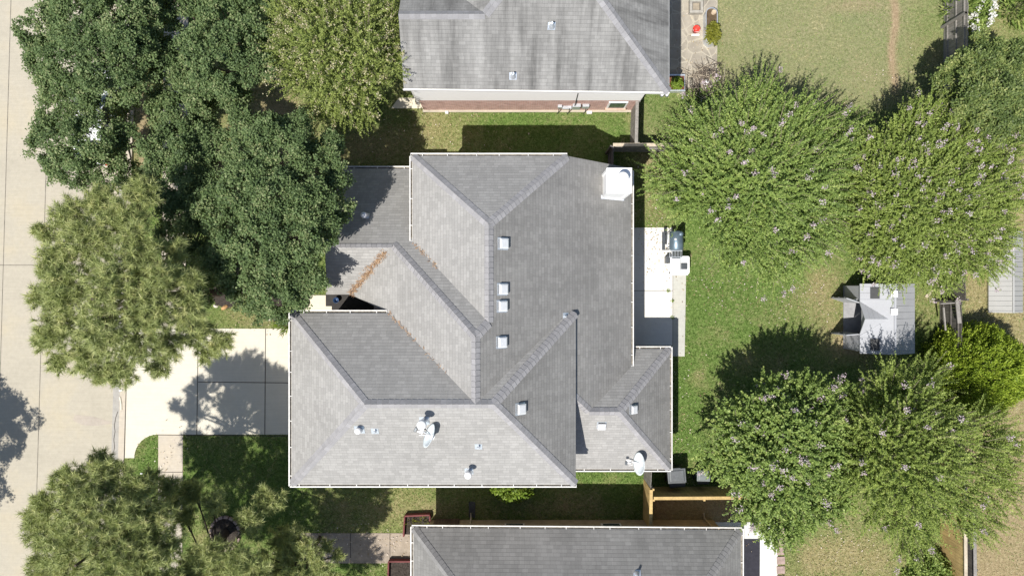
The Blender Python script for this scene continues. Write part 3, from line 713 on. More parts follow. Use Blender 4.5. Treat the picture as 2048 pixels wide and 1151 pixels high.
def trunk_mesh(root, base, lobes, r0, mat, stems=1, extra=(), fork=.42):
    b = MB(); rng = random.Random(int(abs(base.x * 77 + base.y * 31)))
    cz = sum(l[0][2] for l in lobes) / len(lobes); cx_ = sum(l[0][0] for l in lobes) / len(lobes); cy_ = sum(l[0][1] for l in lobes) / len(lobes)
    forks = []
    for s_ in range(stems):
        a = 2 * PI * s_ / stems + rng.uniform(-.3, .3); off = (.12 if stems > 1 else 0)
        p0 = base + Vector((math.cos(a) * off, math.sin(a) * off, -.05)); spread = (1.0 if stems > 1 else .15)
        p2 = Vector((base.x + (cx_ - base.x) * .6 + math.cos(a) * spread, base.y + (cy_ - base.y) * .6 + math.sin(a) * spread, cz * fork if stems == 1 else cz * .6))
        mid = (p0 + p2) / 2 + Vector((rng.uniform(-.12, .12), rng.uniform(-.12, .12), .1))
        r = r0 / math.sqrt(stems); b.tube([p0, p0 + Vector((0, 0, .15)), mid, p2], [r * 1.25, r, r * .85, r * .7], 8); forks.append((p2, r * .65))
    for i, (c, rr) in enumerate(lobes):
        c = Vector(c); f, fr = min(forks, key=lambda q: (q[0] - c).length)
        m = f.lerp(c, .5) + Vector((rng.uniform(-.2, .2), rng.uniform(-.2, .2), -.12 * (c - f).length + .15))
        k = min(1.0, .35 + rr * .25); b.tube([f, m, c], [fr * k, fr * k * .6, fr * k * .3], 6)
        for q in range(5):
            e = c + Vector((rng.gauss(0, 1), rng.gauss(0, 1), abs(rng.gauss(0, .8)))).normalized() * rr * .8; b.tube([m.lerp(c, .5), (m + e) / 2 + Vector((0, 0, .05)), e], [fr * k * .3, fr * k * .2, .008], 5)
    for pts, rad in extra: b.tube(pts, rad, 6)
    return b.build('trunk', mat, root)

def broadleaf(name, label, cat, group, base_xy, lobes, zc, dz, mat, seed, per_clump=84, clumps_per_m2=9.6, leaf=(.092, .062), r0=.17, bark=None, clump_r=.25, tone=0.0):
    rng = np.random.default_rng(seed); base = GM(*base_xy, 0); root = thing(name, base, label, cat, group)
    lb = lobes_world(lobes, zc, dz, rng); trunk_mesh(root, base, lb, r0, bark or m_bark)
    kids = []
    for c, r in lb:
        for q in range(4):
            d = norm(rng.normal(size=3)); d[2] = abs(d[2]) * .8; kids.append((c + d * r * rng.uniform(.75, 1.05), r * rng.uniform(.3, .5)))
    lb = [(c, r * .88) for c, r in lb] + kids
    Cs, Ds, Ns, Ts = [], [], [], []
    for c, r in lb:
        n = max(6, int(clumps_per_m2 * 2 * PI * r * r * .8)); v = norm(rng.normal(size=(n, 3))); v[:, 2] = np.where(v[:, 2] < -.25, -v[:, 2], v[:, 2])
        cc = c + v * (r * rng.uniform(.72, 1.08, (n, 1))) * np.array([1, 1, .85]); crad = clump_r * rng.uniform(.6, 1.25, n); ct = rng.uniform(-.2, .2, n) + rng.uniform(-.08, .08)
        k = per_clump; idx = np.repeat(np.arange(n), k); u = norm(rng.normal(size=(n * k, 3))); rad = rng.uniform(0, 1, (n * k, 1)) ** .45
        P_ = cc[idx] + u * rad * crad[idx][:, None] * np.array([1, 1, .7])
        outw = norm(P_ - c); nn = norm(rng.normal(size=P_.shape) * .62 + outw * .3 + np.array([-.15, -.2, .95]))
        dd = np.cross(nn, rng.normal(size=P_.shape)); dd = norm(dd) * .8 + outw * .35
        Cs.append(P_); Ds.append(dd); Ns.append(nn); Ts.append(.5 + tone + ct[idx] + rng.normal(0, .16, n * k))
    C = np.concatenate(Cs); n = len(C); sc = rng.uniform(.75, 1.25, n)
    leaves('crown', C, np.concatenate(Ds), np.concatenate(Ns), leaf[0] * sc, leaf[1] * sc, np.concatenate(Ts), mat, root)
    return root, lb, rng

def shooty(name, label, cat, group, base_xy, lobes, zc, dz, mat, seed, density=26, per=46, leaf=(.10, .055), sl=(.6, 1.25), bloom=.12, m_bloom=None, bloom_size=.14, bloom_n=34, r0=.16, stems=4, upness=.55, fill=1150):
    """crape-myrtle habit: leafy shoots rising and spreading out of the crown, some ending in a panicle"""
    rng = np.random.default_rng(seed); base = GM(*base_xy, 0); root = thing(name, base, label, cat, group)
    lb = lobes_world(lobes, zc, dz, rng); cen = np.mean([l[0] for l in lb], 0)
    P0, DR, LN_ = [], [], []
    for c, r in lb:
        n = max(8, int(density * PI * r * r)); v = norm(rng.normal(size=(n, 3))); v[:, 2] = np.where(v[:, 2] < -.35, -v[:, 2], v[:, 2])
        p = c + v * r * rng.uniform(.35, .85, (n, 1)); rad = p - (cen - np.array([0, 0, 1.6]))
        d = norm(norm(rad) * .8 + v * .45 + np.array([0, 0, upness]) + rng.normal(size=(n, 3)) * .28)
        P0.append(p); DR.append(d); LN_.append(rng.uniform(sl[0], sl[1], n) * min(1.0, .55 + r * .4))
    P0 = np.concatenate(P0); DR = np.concatenate(DR); LN_ = np.concatenate(LN_); n = len(P0); bend = norm(rng.normal(size=(n, 3))) * .18 + np.array([0, 0, -.12])
    twig = []
    for i in range(0, n, 5):
        a = Vector(P0[i]); e = Vector(P0[i] + DR[i] * LN_[i] * .9); twig.append(([a, (a + e) / 2, e], [.012, .008, .004]))
    trunk_mesh(root, base, lb, r0, m_bark_myrtle, stems, twig)
    fc, fn = [], []
    for c, r in lb:                                            # leaves on the inner wood
        m_ = int(fill * r * r); v = norm(rng.normal(size=(m_, 3))); v[:, 2] = np.where(v[:, 2] < -.2, -v[:, 2], v[:, 2])
        fc.append(c + v * r * rng.uniform(.55, 1.12, (m_, 1))); fn.append(norm(v * .35 + np.array([-.1, -.14, .9]) + rng.normal(size=v.shape) * .45))
    fc, fn = np.concatenate(fc), np.concatenate(fn); leaves('inner_foliage', fc, np.cross(fn, rng.normal(size=fc.shape)), fn, leaf[0] * rng.uniform(.7, 1.2, len(fc)), leaf[1] * 1.1, .46 + rng.normal(0, .15, len(fc)), mat, root)
    k = per; idx = np.repeat(np.arange(n), k); tt = np.tile(np.linspace(.05, 1, k), n) + rng.uniform(-.01, .01, n * k)
    C = P0[idx] + DR[idx] * (LN_[idx] * tt)[:, None] + bend[idx] * (tt ** 2 * LN_[idx])[:, None]
    q = norm(np.cross(DR[idx], rng.normal(size=C.shape))); dd = q * .85 + DR[idx] * .5
    nn = norm(DR[idx] * .35 + np.array([-.1, -.14, .85]) + rng.normal(size=C.shape) * .42)
    st = rng.normal(0, .13, n)
    ti = .46 + st[idx] + rng.normal(0, .13, n * k) + .12 * (tt - .5); sc = rng.uniform(.7, 1.2, n * k) * (1.05 - .35 * tt)
    leaves('crown', C, dd, nn, leaf[0] * sc, leaf[1] * sc, ti, mat, root)
    if m_bloom is not None:
        sel = np.where((rng.uniform(size=n) < bloom))[0]; tips = P0[sel] + DR[sel] * LN_[sel][:, None] + bend[sel] * LN_[sel][:, None]; m = len(sel)
        idx = np.repeat(np.arange(m), bloom_n); u = rng.normal(size=(m * bloom_n, 3)) * bloom_size * .42
        Cb = tips[idx] + u + DR[sel][idx] * rng.uniform(-.05, .12, (m * bloom_n, 1)); nb = norm(rng.normal(size=Cb.shape) * .7 + np.array([0, 0, .8]))
        leaves('blossom', Cb, np.cross(nb, rng.normal(size=Cb.shape)), nb, .062, .055, rng.uniform(0, 1, m * bloom_n), m_bloom, root)
    return root

def pine(name, label, base_xy, lobes, zc, dz, mat, seed, tufts_per_m2=46.0, needles=50, nl=.26, nw=.020, r0=.2, tone=0.0):
    rng = np.random.default_rng(seed); base = GM(*base_xy, 0); root = thing(name, base, label, 'pine tree', 'pines beside the street')
    lb = [(c, r * 1.16) for c, r in lobes_world(lobes, zc, dz, rng)]; top = np.mean([l[0] for l in lb], 0)
    b = MB(); rr = random.Random(seed); tp = Vector((float(top[0]), float(top[1]), float(max(l[0][2] for l in lb)) + .8))
    b.tube([base + Vector((0, 0, -.1)), base + Vector((0, 0, .2)), base.lerp(tp, .5), tp], [r0 * 1.3, r0, r0 * .7, .04], 9)
    TP, TD = [], []
    for c, r in lb:
        c = Vector(c); hgt = max(.35, min(.95, (c.z - r * .4) / tp.z)); st = base.lerp(tp, hgt * .92)
        m = st.lerp(c, .55) + Vector((rr.uniform(-.15, .15), rr.uniform(-.15, .15), .1)); b.tube([st, m, c], [.05, .035, .018], 6)
        out = np.array(c - st); out = out / max(np.linalg.norm(out), .1)
        n = max(5, int(tufts_per_m2 * PI * r * r)); v = norm(rng.normal(size=(n, 3)) + out * .45); v[:, 2] = np.where(v[:, 2] < -.4, -v[:, 2], v[:, 2]); p = np.array(c) + v * r * rng.uniform(.35, 1.05, (n, 1)) * np.array([1, 1, .75])
        for i in range(n):
            e = Vector(p[i])
            if i % 3 == 0: b.tube([m.lerp(c, rr.uniform(.3, 1)), (c + e) / 2 + Vector((0, 0, -.06)), e], [.016, .01, .006], 4, cap=False)
        TP.append(p); TD.append(norm(v + out * .4 + np.array([0, 0, .55])))
    b.build('trunk', m_pinebark, root)
    TP = np.concatenate(TP); TD = np.concatenate(TD); n = len(TP); k = needles; idx = np.repeat(np.arange(n), k)
    along = rng.uniform(-.22, .0, (n * k, 1)); C = TP[idx] + TD[idx] * along
    D = norm(norm(rng.normal(size=(n * k, 3))) * .95 + TD[idx] * .6); D[:, 2] -= .08
    sc = rng.uniform(.7, 1.15, n * k); tn = rng.normal(0, .13, n)
    leaves('crown', C, D, rng.normal(size=D.shape), nl * sc, nw, .5 + tone + tn[idx] + rng.normal(0, .12, n * k), mat, root, tri=True)
    return root

m_oak = mat_leaf('oak_leaves', [(0, (0.040, 0.064, 0.026)), (0.35, (0.088, 0.139, 0.053)), (0.65, (0.156, 0.223, 0.086)), (1, (0.313, 0.338, 0.170))], .24, .6, .25)
m_yel = mat_leaf('yellow_green_leaves', [(0, (0.086, 0.116, 0.028)), (0.4, (0.190, 0.242, 0.055)), (0.7, (0.312, 0.368, 0.099)), (1, (0.511, 0.523, 0.218))], .25)
m_myr = mat_leaf('crape_myrtle_leaves', [(0, (0.075, 0.123, 0.030)), (0.4, (0.181, 0.267, 0.063)), (0.7, (0.297, 0.391, 0.100)), (1, (0.469, 0.513, 0.177))], .28)
m_myr2 = mat_leaf('bright_myrtle_leaves', [(0, (0.083, 0.117, 0.028)), (0.4, (0.193, 0.264, 0.053)), (0.7, (0.313, 0.393, 0.093)), (1, (0.477, 0.511, 0.175))], .28)
m_dense = mat_leaf('dense_evergreen_leaves', [(0, (0.042, 0.071, 0.019)), (0.4, (0.101, 0.147, 0.042)), (0.7, (0.179, 0.234, 0.067)), (1, (0.338, 0.359, 0.128))], .22)
m_pine = mat_leaf('pine_needles', [(0, (0.136, 0.160, 0.060)), (0.35, (0.283, 0.332, 0.121)), (0.65, (0.446, 0.492, 0.198)), (1, (0.733, 0.691, 0.337))], .22, .5, .4)
m_arb = mat_leaf('bright_cypress_foliage', [(0, (0.077, 0.125, 0.013)), (0.4, (0.180, 0.266, 0.022)), (0.7, (0.296, 0.390, 0.039)), (1, (0.453, 0.531, 0.077))], .25)
m_limeleaf = mat_leaf('lime_leaves', [(0, (.08, .13, .015)), (.5, (.17, .26, .03)), (1, (.3, .38, .07))], .3)
m_yshrub = mat_leaf('yellow_shrub_leaves', [(0, (.09, .10, .012)), (.5, (.2, .21, .025)), (1, (.34, .34, .06))], .3)
m_pink = mat_leaf('pale_pink_petals', [(0, (0.417, 0.298, 0.362)), (0.5, (0.555, 0.447, 0.503)), (1, (0.675, 0.618, 0.624))], .3)
m_cream = mat_leaf('cream_seed_heads', [(0, (0.297, 0.255, 0.128)), (0.5, (0.425, 0.383, 0.224)), (1, (0.561, 0.527, 0.360))], .25)
m_petal = mat_leaf('white_petals', [(0, (.6, .58, .52)), (.5, (.74, .73, .7)), (1, (.8, .8, .78))], .2)
m_litter = mat_leaf('fallen_pine_needles', [(0, (.16, .09, .045)), (.5, (.30, .17, .085)), (1, (.42, .29, .17))], 0)

OG = 'live oaks in front of the houses'
broadleaf('oak_tree', 'dark green oak at the top left corner, reaching out over the street', 'oak tree', OG, (306, 95),
          [(100, 55, 52), (88, 110, 36), (165, 50, 62), (140, 125, 55), (210, 110, 62), (255, 40, 66), (275, 120, 58), (315, 60, 55), (190, -30, 70), (110, -10, 48), (330, -20, 60), (255, 175, 38), (105, 165, 36), (335, 130, 40), (175, 175, 34)], 5.0, 1.9, m_oak, 11)
broadleaf('oak_tree', 'dark green oak whose crown covers the white parked car at the kerb', 'oak tree', OG, (294, 285),
          [(110, 225, 40), (100, 290, 38), (155, 215, 44), (150, 290, 50), (205, 215, 40), (200, 275, 46), (245, 265, 30), (215, 335, 42), (150, 345, 36), (190, 375, 26), (245, 335, 30), (120, 335, 26), (250, 215, 28)], 4.6, 1.4, m_oak, 12, per_clump=60, clumps_per_m2=9.5)
broadleaf('oak_tree', 'dark green oak in the upper front yard with black gaps in its crown', 'oak tree', OG, (520, 150),
          [(380, 30, 50), (410, 85, 42), (455, 25, 52), (480, 85, 48), (440, 140, 48), (515, 45, 44), (500, 130, 40), (375, 130, 36), (400, 185, 38), (350, 180, 30), (470, 190, 34), (530, 100, 24)], 5.0, 1.7, m_oak, 13)
broadleaf('oak_tree', 'smaller dark oak crown between the sidewalk and the house, behind the pine', 'oak tree', OG, (470, 330),
          [(340, 235, 40), (375, 270, 46), (330, 300, 40), (385, 325, 48), (430, 290, 40), (325, 345, 34), (415, 225, 30), (440, 345, 36), (360, 375, 34), (410, 390, 36), (385, 430, 40), (350, 420, 34), (395, 480, 40), (425, 440, 36), (345, 470, 34, -.6), (415, 530, 36), (375, 530, 34, -.8), (300, 385, 26), (410, 575, 28, -.8)], 4.4, 1.3, m_oak, 14)
broadleaf('oak_tree', 'broad dark green oak whose branches hang over the low roof beside the entry', 'oak tree', OG, (600, 445),
          [(500, 320, 52), (560, 320, 56), (625, 340, 50), (670, 370, 36), (490, 390, 52), (555, 400, 66), (625, 415, 52), (680, 420, 30), (460, 460, 48), (520, 480, 60), (590, 480, 56), (640, 470, 34), (470, 530, 46), (535, 550, 52), (595, 545, 46), (625, 560, 28), (500, 590, 40), (555, 600, 38), (515, 628, 24),
           (600, 590, 26), (540, 255, 36), (495, 250, 38), (650, 305, 30), (585, 265, 34), (430, 420, 34), (440, 510, 34)], 6.1, 1.7, m_oak, 15)
broadleaf('oak_tree', 'dark green oak across the street, seen only by its shadow on the pavement', 'oak tree', OG, (-300, 880),
          ellipse_lobes(-392, 1075, 115, 235, 19, 44, random.Random(3)), 6.0, 1.4, m_oak, 16, per_clump=50, clumps_per_m2=7)
shooty('flowering_tree', 'yellow green tree with cream seed heads, left of the upper house', 'tree', None, (712, 175),
       [(590, 35, 50), (645, 25, 55), (710, 30, 58), (765, 55, 46), (590, 100, 45), (650, 90, 58), (720, 95, 56), (770, 130, 38), (610, 160, 42), (670, 165, 50), (735, 175, 42), (700, 215, 36), (735, 228, 20), (655, 215, 30), (785, 95, 24), (690, -20, 60), (600, -30, 50)], 5.2, 1.5, m_yel, 21,
       density=30, bloom=.30, m_bloom=m_cream, bloom_size=.10, bloom_n=12, upness=.3, leaf=(.09, .042))
CG = 'crape myrtles along the back fence'
shooty('crape_myrtle', 'broad crape myrtle right of the patio, its pale shoots reaching toward the upper lawn', 'crape myrtle', CG, (1495, 395), [l for l in ellipse_lobes(1513, 366, 206, 205, 40, 46, random.Random(1)) if not (l[0] < 1425 and l[1] > 425)], 3.6, 1.7, m_myr, 31, m_bloom=m_pink, bloom=.022, bloom_size=.13, sl=(.7, 1.5), upness=.5, fill=900)
shooty('crape_myrtle', 'crape myrtle thick with mauve blossom, behind the pale shed near the right edge', 'crape myrtle', CG, (1815, 440), [l for l in ellipse_lobes(1850, 402, 222, 190, 40, 46, random.Random(2)) if not (l[0] > 1930 and l[1] < 285)], 3.7, 1.5, m_myr2, 32, m_bloom=m_pink, bloom=.06, bloom_size=.12, bloom_n=24, leaf=(.085, .048), sl=(.5, 1.0), density=32, upness=.35)
shooty('crape_myrtle', 'crape myrtle below the patio with loose pink flower heads, nearest the wheeled bins', 'crape myrtle', CG, (1530, 850), [l for l in ellipse_lobes(1568, 905, 164, 168, 20, 54, random.Random(4)) if not (l[0] < 1470 and l[1] > 915)], 3.6, 1.6, m_myr, 33, m_bloom=m_pink, bloom=.035, bloom_size=.15, leaf=(.12, .07), sl=(.45, 1.0), upness=.4, fill=650)
shooty('crape_myrtle', 'yellow green crape myrtle by the dry field in the lower right, nearly without flowers', 'crape myrtle', CG, (1820, 860), [l for l in ellipse_lobes(1853, 908, 192, 205, 42, 42, random.Random(5)) if not (l[0] > 1870 and l[1] < 835) and not (l[0] > 1835 and l[1] > 1040)], 4.5, 2.0, m_myr2, 34, m_bloom=m_pink, bloom=.014, bloom_size=.13, leaf=(.095, .05), sl=(.7, 1.5), upness=.65, fill=450)
broadleaf('evergreen_tree', 'dense dark green round tree at the right edge beside the upper lawn', 'tree', None, (1960, 240),
          ellipse_lobes(1978, 192, 96, 98, 16, 44, random.Random(6)), 3.6, 1.5, m_dense, 41, leaf=(.10, .065))
P1 = pine('pine_tree', 'tall olive green pine standing between the street and the driveway', (436, 585),
     [(285, 385, 34, .8), (210, 415, 42), (150, 440, 44), (95, 470, 30, -.5), (250, 440, 44), (190, 490, 56), (115, 530, 40), (270, 500, 50), (150, 580, 58), (230, 570, 60), (90, 590, 32), (310, 560, 44), (345, 505, 30), (370, 560, 32), (300, 620, 52), (215, 650, 58), (130, 650, 50), (90, 680, 26), (370, 620, 42), (280, 680, 44), (180, 710, 44),
      (240, 735, 36), (120, 720, 26), (340, 680, 38, -1), (395, 660, 34, -1), (440, 680, 30, -1.6), (410, 705, 24, -2), (320, 730, 26, -1), (345, 560, 20), (205, 745, 22)], 8.0, 1.5, m_pine, 51)
pine('pine_tree', 'olive green pine in the bottom left corner, its crown spreading over the kerb', (382, 966),
     [(205, 925, 28, -.6), (150, 970, 44), (215, 965, 46), (270, 990, 42), (100, 1010, 38), (170, 1030, 56), (245, 1045, 54), (310, 1040, 40), (85, 1060, 36), (140, 1090, 54), (215, 1110, 58), (290, 1105, 50), (95, 1130, 36), (160, 1155, 50), (250, 1165, 54), (335, 1090, 36), (60, 1030, 18), (240, 930, 16), (330, 1165, 44), (300, 960, 24, -1), (335, 975, 26, -1.6), (365, 985, 22, -2.4), (345, 1010, 24, -2), (110, 1180, 50), (150, 1220, 58, .4), (230, 1235, 60, .6), (305, 1225, 54, .4), (95, 1240, 50), (195, 1290, 60, .4), (275, 1290, 56, .4)], 7.2, 1.5, m_pine, 52, r0=.15)
pine('pine_tree', 'shaded pine rooted in the round stone ring beside the sidewalk', (450, 1066),
     [(390, 985, 26, .4), (430, 1010, 26, .2), (370, 1035, 22), (420, 1110, 38, .5), (470, 1125, 36, .6), (380, 1150, 44), (440, 1170, 44), (510, 1140, 30), (350, 1200, 50), (500, 1185, 40), (500, 1040, 30), (540, 1000, 28), (400, 1240, 60), (490, 1250, 50), (440, 1300, 54), (530, 1290, 50), (560, 1235, 44), (600, 1290, 44)], 5.2, 1.2, m_pine, 53, tufts_per_m2=46)
pine('pine_tree', 'small sunlit pine by the brown walk at the bottom edge', (640, 1075),
     [(560, 1075, 24), (595, 1075, 26), (575, 1115, 26), (620, 1105, 24), (550, 1140, 22, -.3), (600, 1150, 32), (640, 1140, 26), (650, 1090, 18), (570, 1180, 34), (630, 1190, 34), (530, 1110, 14), (675, 1110, 16), (660, 1160, 26), (610, 1220, 40)], 4.2, .8, m_pine, 54, tufts_per_m2=46, nl=.22, r0=.1)

def bush(name, label, ix, iy, rpx, hgt, mat, seed, n=2600, leaf=(.10, .05), cat='bush', group=None, sq=(1, 1), spike=.3, stem=True, zbase=0.0):
    rng = np.random.default_rng(seed); base = GM(ix, iy, zbase); root = thing(name, base, label, cat, group); r = rpx * S
    v = norm(rng.normal(size=(n, 3))); v[:, 2] = np.abs(v[:, 2]); lump = 1 + .18 * np.sin(v[:, :1] * 7 + seed) * np.cos(v[:, 1:2] * 6 + seed)
    C = np.array(base) + v * np.array([r * sq[0], r * sq[1], hgt]) * (rng.uniform(.05, 1, (n, 1)) ** .35) * lump
    nn = norm(rng.normal(size=C.shape) * .6 + v * .4 + np.array([0, 0, .7])); dd = v * spike + np.cross(nn, rng.normal(size=C.shape)) * (1 - spike) + np.array([0, 0, spike * .4]); sc = rng.uniform(.7, 1.3, n)
    leaves('foliage', C, dd, nn, leaf[0] * sc, leaf[1] * sc, .5 + rng.normal(0, .2, n), mat, root)
    if stem:
        b = MB()
        for q in range(5):
            a = q * 1.26; b.tube([base, base + Vector((math.cos(a) * r * .3, math.sin(a) * r * .3, hgt * .45))], [.02, .01], 5)
        b.build('stem', m_bark, root)
    return root
# wavy bright cypress: overlapping drooping sprays
rng = np.random.default_rng(61); cb = GM(1925, 736, 0); cyp = thing('cypress_bush', cb, 'bright lime green feathery cypress bush at the right edge', 'bush')
n = 2600; v = norm(rng.normal(size=(n, 3))); v[:, 2] = np.abs(v[:, 2]); cc = np.array(GM(1925, 736, 0)); cc[2] = .3
wob = 1 + .07 * np.sin(v[:, 0] * 9) * np.cos(v[:, 1] * 8)
tipp = cc + v * np.array([2.15, 2.05, 2.7]) * (wob * rng.uniform(.86, 1.03, n))[:, None]
dirs = norm(v * .6 + np.array([.35, .25, .35]) + rng.normal(size=v.shape) * .12); k = 26
idx = np.repeat(np.arange(n), k); tt = rng.uniform(-.3, .22, (n * k, 1)); sid = norm(np.cross(dirs, v)); C = tipp[idx] + dirs[idx] * tt + sid[idx] * rng.normal(0, .045, (n * k, 1)) + rng.normal(0, .025, (n * k, 3))
ti = .52 + rng.normal(0, .1, n)[idx] + .9 * (tt[:, 0]) + rng.normal(0, .08, n * k)
leaves('foliage', C, norm(dirs[idx] + rng.normal(size=C.shape) * .35), norm(v[idx] + rng.normal(size=C.shape) * .4), .10, .045, ti, m_arb, cyp)
b = MB(); b.tube([cb, cb + Vector((.05, .05, 1.6))], [.12, .05], 8); b.build('stem', m_bark, cyp)

bush('bush', 'glossy green bush beside the yellow fence at the bottom right', 1848, 1138, 46, 1.6, m_myr, 71, 4600, (.13, .07))
bush('bush', 'bright lime shrub peeking out below the long south gutter', 1024, 968, 38, 1.5, m_limeleaf, 72, 2600, (.16, .09), sq=(1.15, .7))
wb = bush('flowering_bush', 'bush covered in white flowers beyond the weathered fence at the top right', 1945, 24, 32, 1.1, m_myr, 73, 2200, (.14, .06), 'flowering bush', sq=(.95, 1.4))
rng = np.random.default_rng(74); n = 900; base = np.array(GM(1948, 30, .2)); v = norm(rng.normal(size=(n, 3))); v[:, 2] = np.abs(v[:, 2]) + .3; cl = norm(rng.normal(size=(60, 3))); cl[:, 2] = np.abs(cl[:, 2])
C = base + cl[rng.integers(0, 60, n)] * np.array([.68, .95, 1.15]) + rng.normal(0, .05, (n, 3)); leaves('blossom', C, rng.normal(size=C.shape), norm(v), .09, .08, rng.uniform(0, 1, n), m_petal, wb)
bush('leafy_plant', 'long leaved plant leaning over the fence beside the white flowers', 1903, 22, 26, 1.5, m_myr, 75, 420, (.34, .07), 'plant', spike=.75)
bush('leafy_plant', 'pale green drooping leafy plant in the far top right corner', 2028, 20, 36, 1.9, m_myr, 76, 900, (.30, .07), 'plant', spike=.7)
bush('leafy_plant', 'green strappy plant in dark mulch at the driveway corner of the house', 583, 640, 24, .55, m_limeleaf, 77, 260, (.36, .05), 'plant', spike=.8)
bush('spiky_plant', 'small yellow green spiky plant in the timber bed, nearer the brick wall', 846, 1043, 10, .4, m_yshrub, 78, 90, (.26, .03), 'plant', 'spiky plants in the timber bed', spike=.9, stem=False)
bush('spiky_plant', 'small yellow green spiky plant at the outer left end of the timber bed', 822, 1043, 8, .35, m_yshrub, 79, 70, (.24, .03), 'plant', 'spiky plants in the timber bed', spike=.9, stem=False)
bush('leafy_plant', 'low green plant in the planter box at the corner of the upper house', 1352, 168, 12, .45, m_limeleaf, 80, 420, (.1, .06), 'plant', zbase=.3)
bush('shrub', 'yellow green shrub growing in the oval metal tub', 1424, 68, 17, .6, m_yshrub, 81, 1500, (.10, .055), 'shrub', sq=(.8, 1.25), zbase=.5)

# fallen pine needles caught in the roof valleys
rng = np.random.default_rng(90); PN = []
def litter(a, c, n, wd):
    a, c = np.array(M(*a)), np.array(M(*c)); q = rng.uniform(0, 1, (n, 1)) ; p = a + (c - a) * q; d = (c - a)[:2] / np.linalg.norm((c - a)[:2]); pe = np.array([-d[1], d[0], 0])
    s_ = rng.normal(0, wd, (n, 1)) * (.5 + .5 * np.sin(q * 23 + 1) ** 2); p = p + pe * s_; p[:, 2] += .02 + np.abs(s_[:, 0]) * .55 + rng.uniform(0, .02, n); PN.append(p)
litter((-214, -62, 229), (-284, 11, 176), 520, .085); litter((-207, 42.4, 234), (-165, 80, 265), 60, .02); litter((-167, -78, 236), (-120, -30, 271), 45, .02); litter((-165, 80, 265), (-100, 140, 315), 22, .02)
C = np.concatenate(PN); D = rng.normal(size=C.shape); D[:, 2] *= .15
lt = thing('pine_litter', M(-245, -25, 200), None, None); lt.name = 'tmp_litter'
me_o = leaves('pine_litter', C, D, np.tile([[0, 0, 1.0]], (len(C), 1)), .15, .022, rng.uniform(0, 1, len(C)), m_litter, lt)
mw = ORG[lt]; me_o.parent = None; me_o.location = mw; bpy.data.objects.remove(lt); tag(me_o, 'orange fallen pine needles lying in the roof valleys', None, None, 'stuff')

# ------------------------------------------------------------------ fences
def fence(name, pts, h, mat, label, group='wooden yard fences', bw=.14, gap=.006, rail_side=1, post_mat=None, cap=None, seed=0):
    """pts: plan polyline; vertical boards with slightly uneven tops, rails and posts"""
    rr = random.Random(seed); root = thing(name, M(*pts[0]), label, 'fence', group)
    bb = MB()
    for a, c in zip(pts[:-1], pts[1:]):
        a, c = M(*a), M(*c); d = (c - a); Ln = d.length; d.normalize(); ang = math.atan2(d.y, d.x); nrm = Vector((-d.y, d.x, 0))
        n = int(Ln / (bw + gap))
        for k in range(n):
            p = a + d * ((k + .5) * Ln / n); hh = h + rr.uniform(-.03, .03)
            bb.box((p.x + nrm.x * rr.uniform(-.004, .004), p.y + nrm.y * rr.uniform(-.004, .004), hh / 2 + .03), (Ln / n - gap, .02, hh), ang)
        for z in (.35, h * .55, h - .2): br = MB(); br.bar(a + nrm * rail_side * .03 + Vector((0, 0, z)), c + nrm * rail_side * .03 + Vector((0, 0, z)), .04, .09); br.build('rail', post_mat or mat, root)
        m = max(1, int(round(Ln / 2.4)))
        for k in range(m + 1):
            p = a + d * (Ln * k / m) + nrm * rail_side * .1; q = MB(); q.box((p.x, p.y, (h + .05) / 2), (.09, .09, h + .05), ang); q.build('post', post_mat or mat, root)
        if cap:
            q = MB(); q.bar(a + Vector((0, 0, h + .075)), c + Vector((0, 0, h + .075)), .14, .035); q.build('top_rail', cap, root)
    bb.build('boards', mat, root)
    return root
fence('wooden_fence', [(238, -356), (236, -275)], 1.68, m_fence_old, 'short grey weathered fence between the upper house and the main yard', cap=m_fence_old, seed=1)
fence('wooden_fence', [(192, -272), (420, -272)], 1.65, m_fence_old, 'grey weathered fence running right from the chimney corner under the crape myrtle', rail_side=-1, cap=m_wood_pale, seed=2)
fence('wooden_fence', [(192.5, -269), (192.5, -212)], 1.7, m_fence_dk, 'dark short fence joining the chimney corner to the yard fence', seed=3, rail_side=-1)
fence('wooden_fence', [(863, -700), (863, -520), (859, -60)], 1.85, m_fence_old, 'weathered grey back fence along the upper lawn, running up to the top edge', seed=4, rail_side=-1)
fence('wooden_fence', [(859, -58), (858, 22)], 1.85, m_fence_dk, 'darker weathered fence panel right of the pale shed', seed=5)
fence('wooden_fence', [(855, 26), (855, 330)], 1.7, m_fence_dk, 'dark old fence with exposed posts beside the bright cypress', seed=6, rail_side=-1)
fence('wooden_fence', [(855, 332), (858, 760)], 1.9, m_fence_new, 'yellow cedar fence along the dry field at the bottom right', cap=m_wood_pale, seed=7)
fence('wooden_fence', [(874, 420), (878, 760)], 1.85, m_fence_dk, 'dark old fence standing just behind the yellow cedar fence', seed=8, cap=m_fence_old)
fence('wooden_fence', [(265, 336), (263, 380)], 1.8, m_fence_old, 'grey picket gate panel below the low roof corner', seed=9)
fence('wooden_fence', [(263, 381), (262, 460)], 1.85, m_fence_new, 'yellow cedar fence across the narrow side yard against the lower house', seed=10, cap=m_fence_new)
fence('wooden_fence', [(268, 397), (460, 396)], 1.85, m_fence_new, 'yellow cedar fence running right behind the wheeled bins', seed=11, cap=m_fence_new, rail_side=-1)

